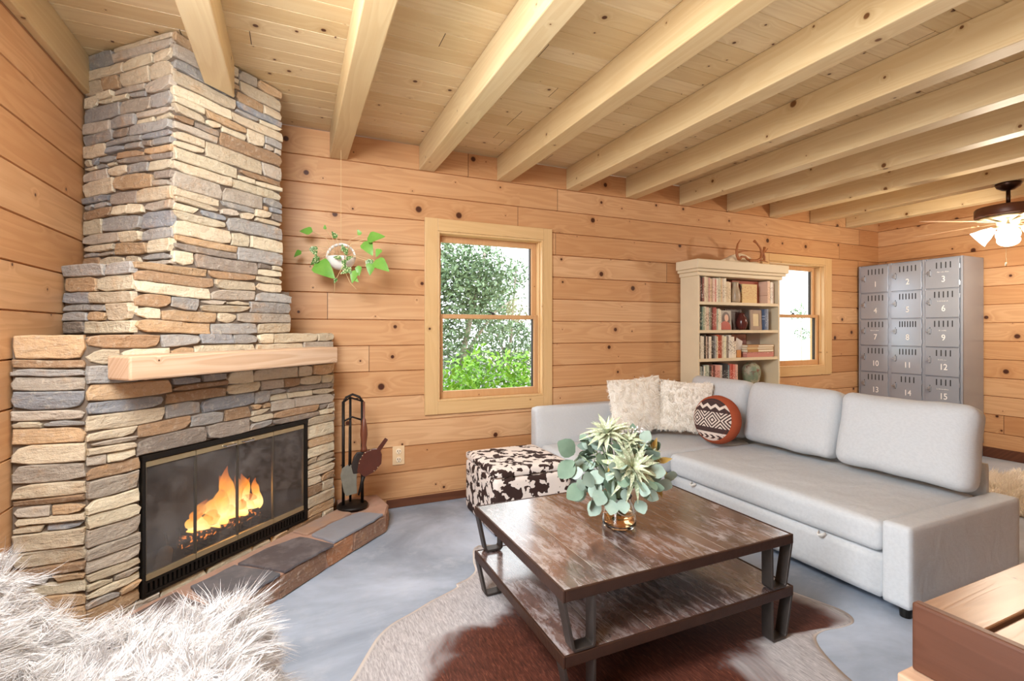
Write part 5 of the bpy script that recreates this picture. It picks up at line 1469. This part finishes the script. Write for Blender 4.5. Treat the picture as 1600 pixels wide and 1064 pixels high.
# ------------------------------------------------------------------ outside the windows
M['bush'] = leafmat('sunlit_shrub_leaf', '#3F8A1E', '#9CCB45', .5)
M['tree'] = leafmat('olive_tree_leaf', '#47664A', '#93AB86', .5)
M['bark'] = plain('pale_bark', '#B4A69C', .9, var=.25, vs=12)
M['ground'] = plain('dry_garden_ground', '#C9BFA9', .95, var=.2, vs=2)
mb = MB(); mb.box(-12, 30, D+.16, 40, -.7, -.55)
struct(mb.build('ground_outside', M['ground']), 'dry pale garden ground seen through the windows', 'ground')
mb = MB(); hv, hf = [], []
for i in range(31):
    for j in range(9):
        xx, yy = -6+i*.75, 11+j*.9
        hv.append((xx, yy, -.6+max(0, min(1, (7.6-xx)/5))*2.3*min(1, j/5)**.8*(1+.15*noise.noise(Vector((xx*.7, yy*.5, 0))))+.25*noise.noise(Vector((xx*1.3, yy, 3)))*(j > 0)))
for i in range(30):
    for j in range(8): hf.append((i*9+j, (i+1)*9+j, (i+1)*9+j+1, i*9+j+1))
mb.add(hv, hf)
struct(mb.build('hillside_outside', plain('dry_brush_slope', '#8E8790', .95, var=.45, vs=7, bump=.8, bs=9), smooth=True), 'grey brown brush covered slope behind the garden trees', 'hillside')
ro = random.Random(9)
def foliage(name, lab, cat, base, blobs, nleaf, L, mat, trunk=None):
    root = empty(name, base, lab, cat)
    mb = MB(); b0 = Vector(base)
    vols = [q[3]**2 for q in blobs]; tot = sum(vols)
    for (cx_, cy_, cz_, r_), v_ in zip(blobs, vols):
        for k in range(int(nleaf*v_/tot)):
            d = Vector((ro.gauss(0, 1), ro.gauss(0, 1), ro.gauss(0, 1))).normalized(); q = Vector((cx_, cy_, cz_))+d*r_*ro.random()**.45
            mb.leaf(q-b0, Vector((ro.gauss(0, 1), ro.gauss(0, 1), ro.gauss(-.1, .8))), Vector((ro.gauss(0, .5), ro.gauss(0, .5), 1)), L*ro.uniform(.7, 1.3), L*.55, n=2, curl=.1)
    mb.build('foliage', mat, root)
    if trunk:
        tb_ = MB()
        for pts, r0_ in trunk: tb_.tube([Vector(q)-b0 for q in pts], [r0_*(1-.6*i/(len(pts)-1)) for i in range(len(pts))], 8)
        tb_.build('trunk_branches', M['bark'], root, smooth=True)
foliage('garden_shrub', 'bright green sunlit shrub just outside the first window', 'shrub', (2.0, 5.4, -.55), [(1.75, 5.3, .2, .55), (2.3, 5.4, .30, .55), (2.75, 5.5, .25, .55), (1.6, 5.2, .65, .30), (2.05, 5.6, .75, .38), (2.55, 5.5, .72, .36), (2.2, 5.2, -.1, .5), (1.4, 5.3, .35, .45)], 5200, .075, M['bush'], [([(2.0, 5.4, -.55), (2.1, 5.4, .1), (2.2, 5.4, .6)], .04)])
foliage('garden_tree', 'grey green tree with pale trunks filling the left of the first window', 'tree', (2.6, 8.2, -.55), [(2.3, 8.0, 2.15, .8), (2.9, 8.3, 2.35, .7), (2.3, 8.4, 1.3, .8), (3.0, 8.2, 1.7, .75), (2.0, 8.1, 2.4, .65), (3.1, 8.0, 2.3, .5), (2.6, 8.1, .7, .6)], 9500, .085, M['tree'], [([(2.6, 8.2, -.55), (2.7, 8.2, .8), (2.95, 8.2, 1.9), (3.2, 8.3, 2.8)], .07), ([(2.3, 8.3, -.55), (2.35, 8.3, .9), (2.2, 8.3, 2.6)], .05), ([(2.7, 8.2, .8), (3.3, 8.2, 1.6), (3.9, 8.3, 2.0)], .03)])
foliage('garden_tree', 'sparse tree with thin branches against the sky at the right of the first window', 'tree', (4.1, 9.9, -.55), [(4.0, 9.4, .9, .7), (4.5, 9.5, 1.3, .6), (3.7, 9.3, 1.6, .6), (4.3, 9.4, 2.5, .35), (4.6, 9.5, .6, .6), (3.6, 9.4, .5, .6), (4.0, 9.5, 2.1, .5)], 5000, .085, M['tree'], [([(4.1, 9.4, -.55), (4.15, 9.4, .8), (4.3, 9.4, 2.6)], .05), ([(4.15, 9.4, .5), (3.6, 9.3, 1.8)], .025)])
foliage('garden_tree', 'distant tree barely seen in the overexposed second window', 'tree', (16.2, 11.5, -.55), [(16.1, 11.5, 1.9, .3), (16.5, 11.6, 1.2, .3)], 260, .10, M['tree'], [([(16.2, 11.5, -.55), (16.25, 11.5, .6), (16.2, 11.5, 2.2)], .03)])

# ------------------------------------------------------------------ light
w = bpy.data.worlds.new('sky'); scene.world = w; w.use_nodes = True
bg = w.node_tree.nodes['Background']; bg.inputs[0].default_value = (.93, .97, 1.0, 1); bg.inputs[1].default_value = 3.6
def light(name, typ, loc, energy, color=(1, 1, 1), rot=(0, 0, 0), **kw):
    l = bpy.data.lights.new(name, typ); l.energy = energy; l.color = color
    for k, v in kw.items(): setattr(l, k, v)
    o = bpy.data.objects.new(name, l); COL.objects.link(o); o.location = loc; o.rotation_euler = rot
    return o
light('sun', 'SUN', (10, -5, 12), 2.6, (1, .95, .85), (math.radians(48), 0, math.radians(52)), angle=.01)
# daylight through the glazed doors in the near part of the left wall
def aim(loc, to): return (Vector(to)-Vector(loc)).to_track_quat('-Z', 'Y').to_euler()
light('door_daylight', 'AREA', (-1.12, .66, 1.08), 30, (.88, .94, 1.0), (0, -PI/2, 0), shape='RECTANGLE', size=2.0, size_y=.88)
# added cool key light, no fixture, unseen above and left of the viewpoint
light('added_key_light', 'AREA', (-.40, 1.05, 2.32), 100, (.93, .97, 1.0), aim((-.40, 1.05, 2.32), (2.2, 2.6, .5)), shape='DISK', size=1.1)
# flash bounced off the ceiling
light('bounce_flash', 'AREA', (.9, .15, 1.45), 20, (1, .93, .84), (PI, 0, 0), shape='DISK', size=.5)
light('added_warm_fill', 'POINT', (4.2, -1.6, 1.7), 15, (1, .62, .36), shadow_soft_size=.25)  # added unseen fill that warms the faces turned to the near end
light('fan_light', 'POINT', (fx, fy, 1.90), 55, (1, .86, .68), shadow_soft_size=.10)
light('fire_glow', 'POINT', tuple(F3(.74, -.13, .36)), 2.5, (1, .5, .15), shadow_soft_size=.05)

scene.view_settings.view_transform = 'Standard'; scene.view_settings.look = 'None'
scene.view_settings.exposure = 0.15; scene.view_settings.gamma = 1.0
scene.cycles.use_denoising = True
scene.cycles.max_bounces = 10; scene.cycles.diffuse_bounces = 6; scene.cycles.transparent_max_bounces = 16
scene.cycles.sample_clamp_indirect = 6.0
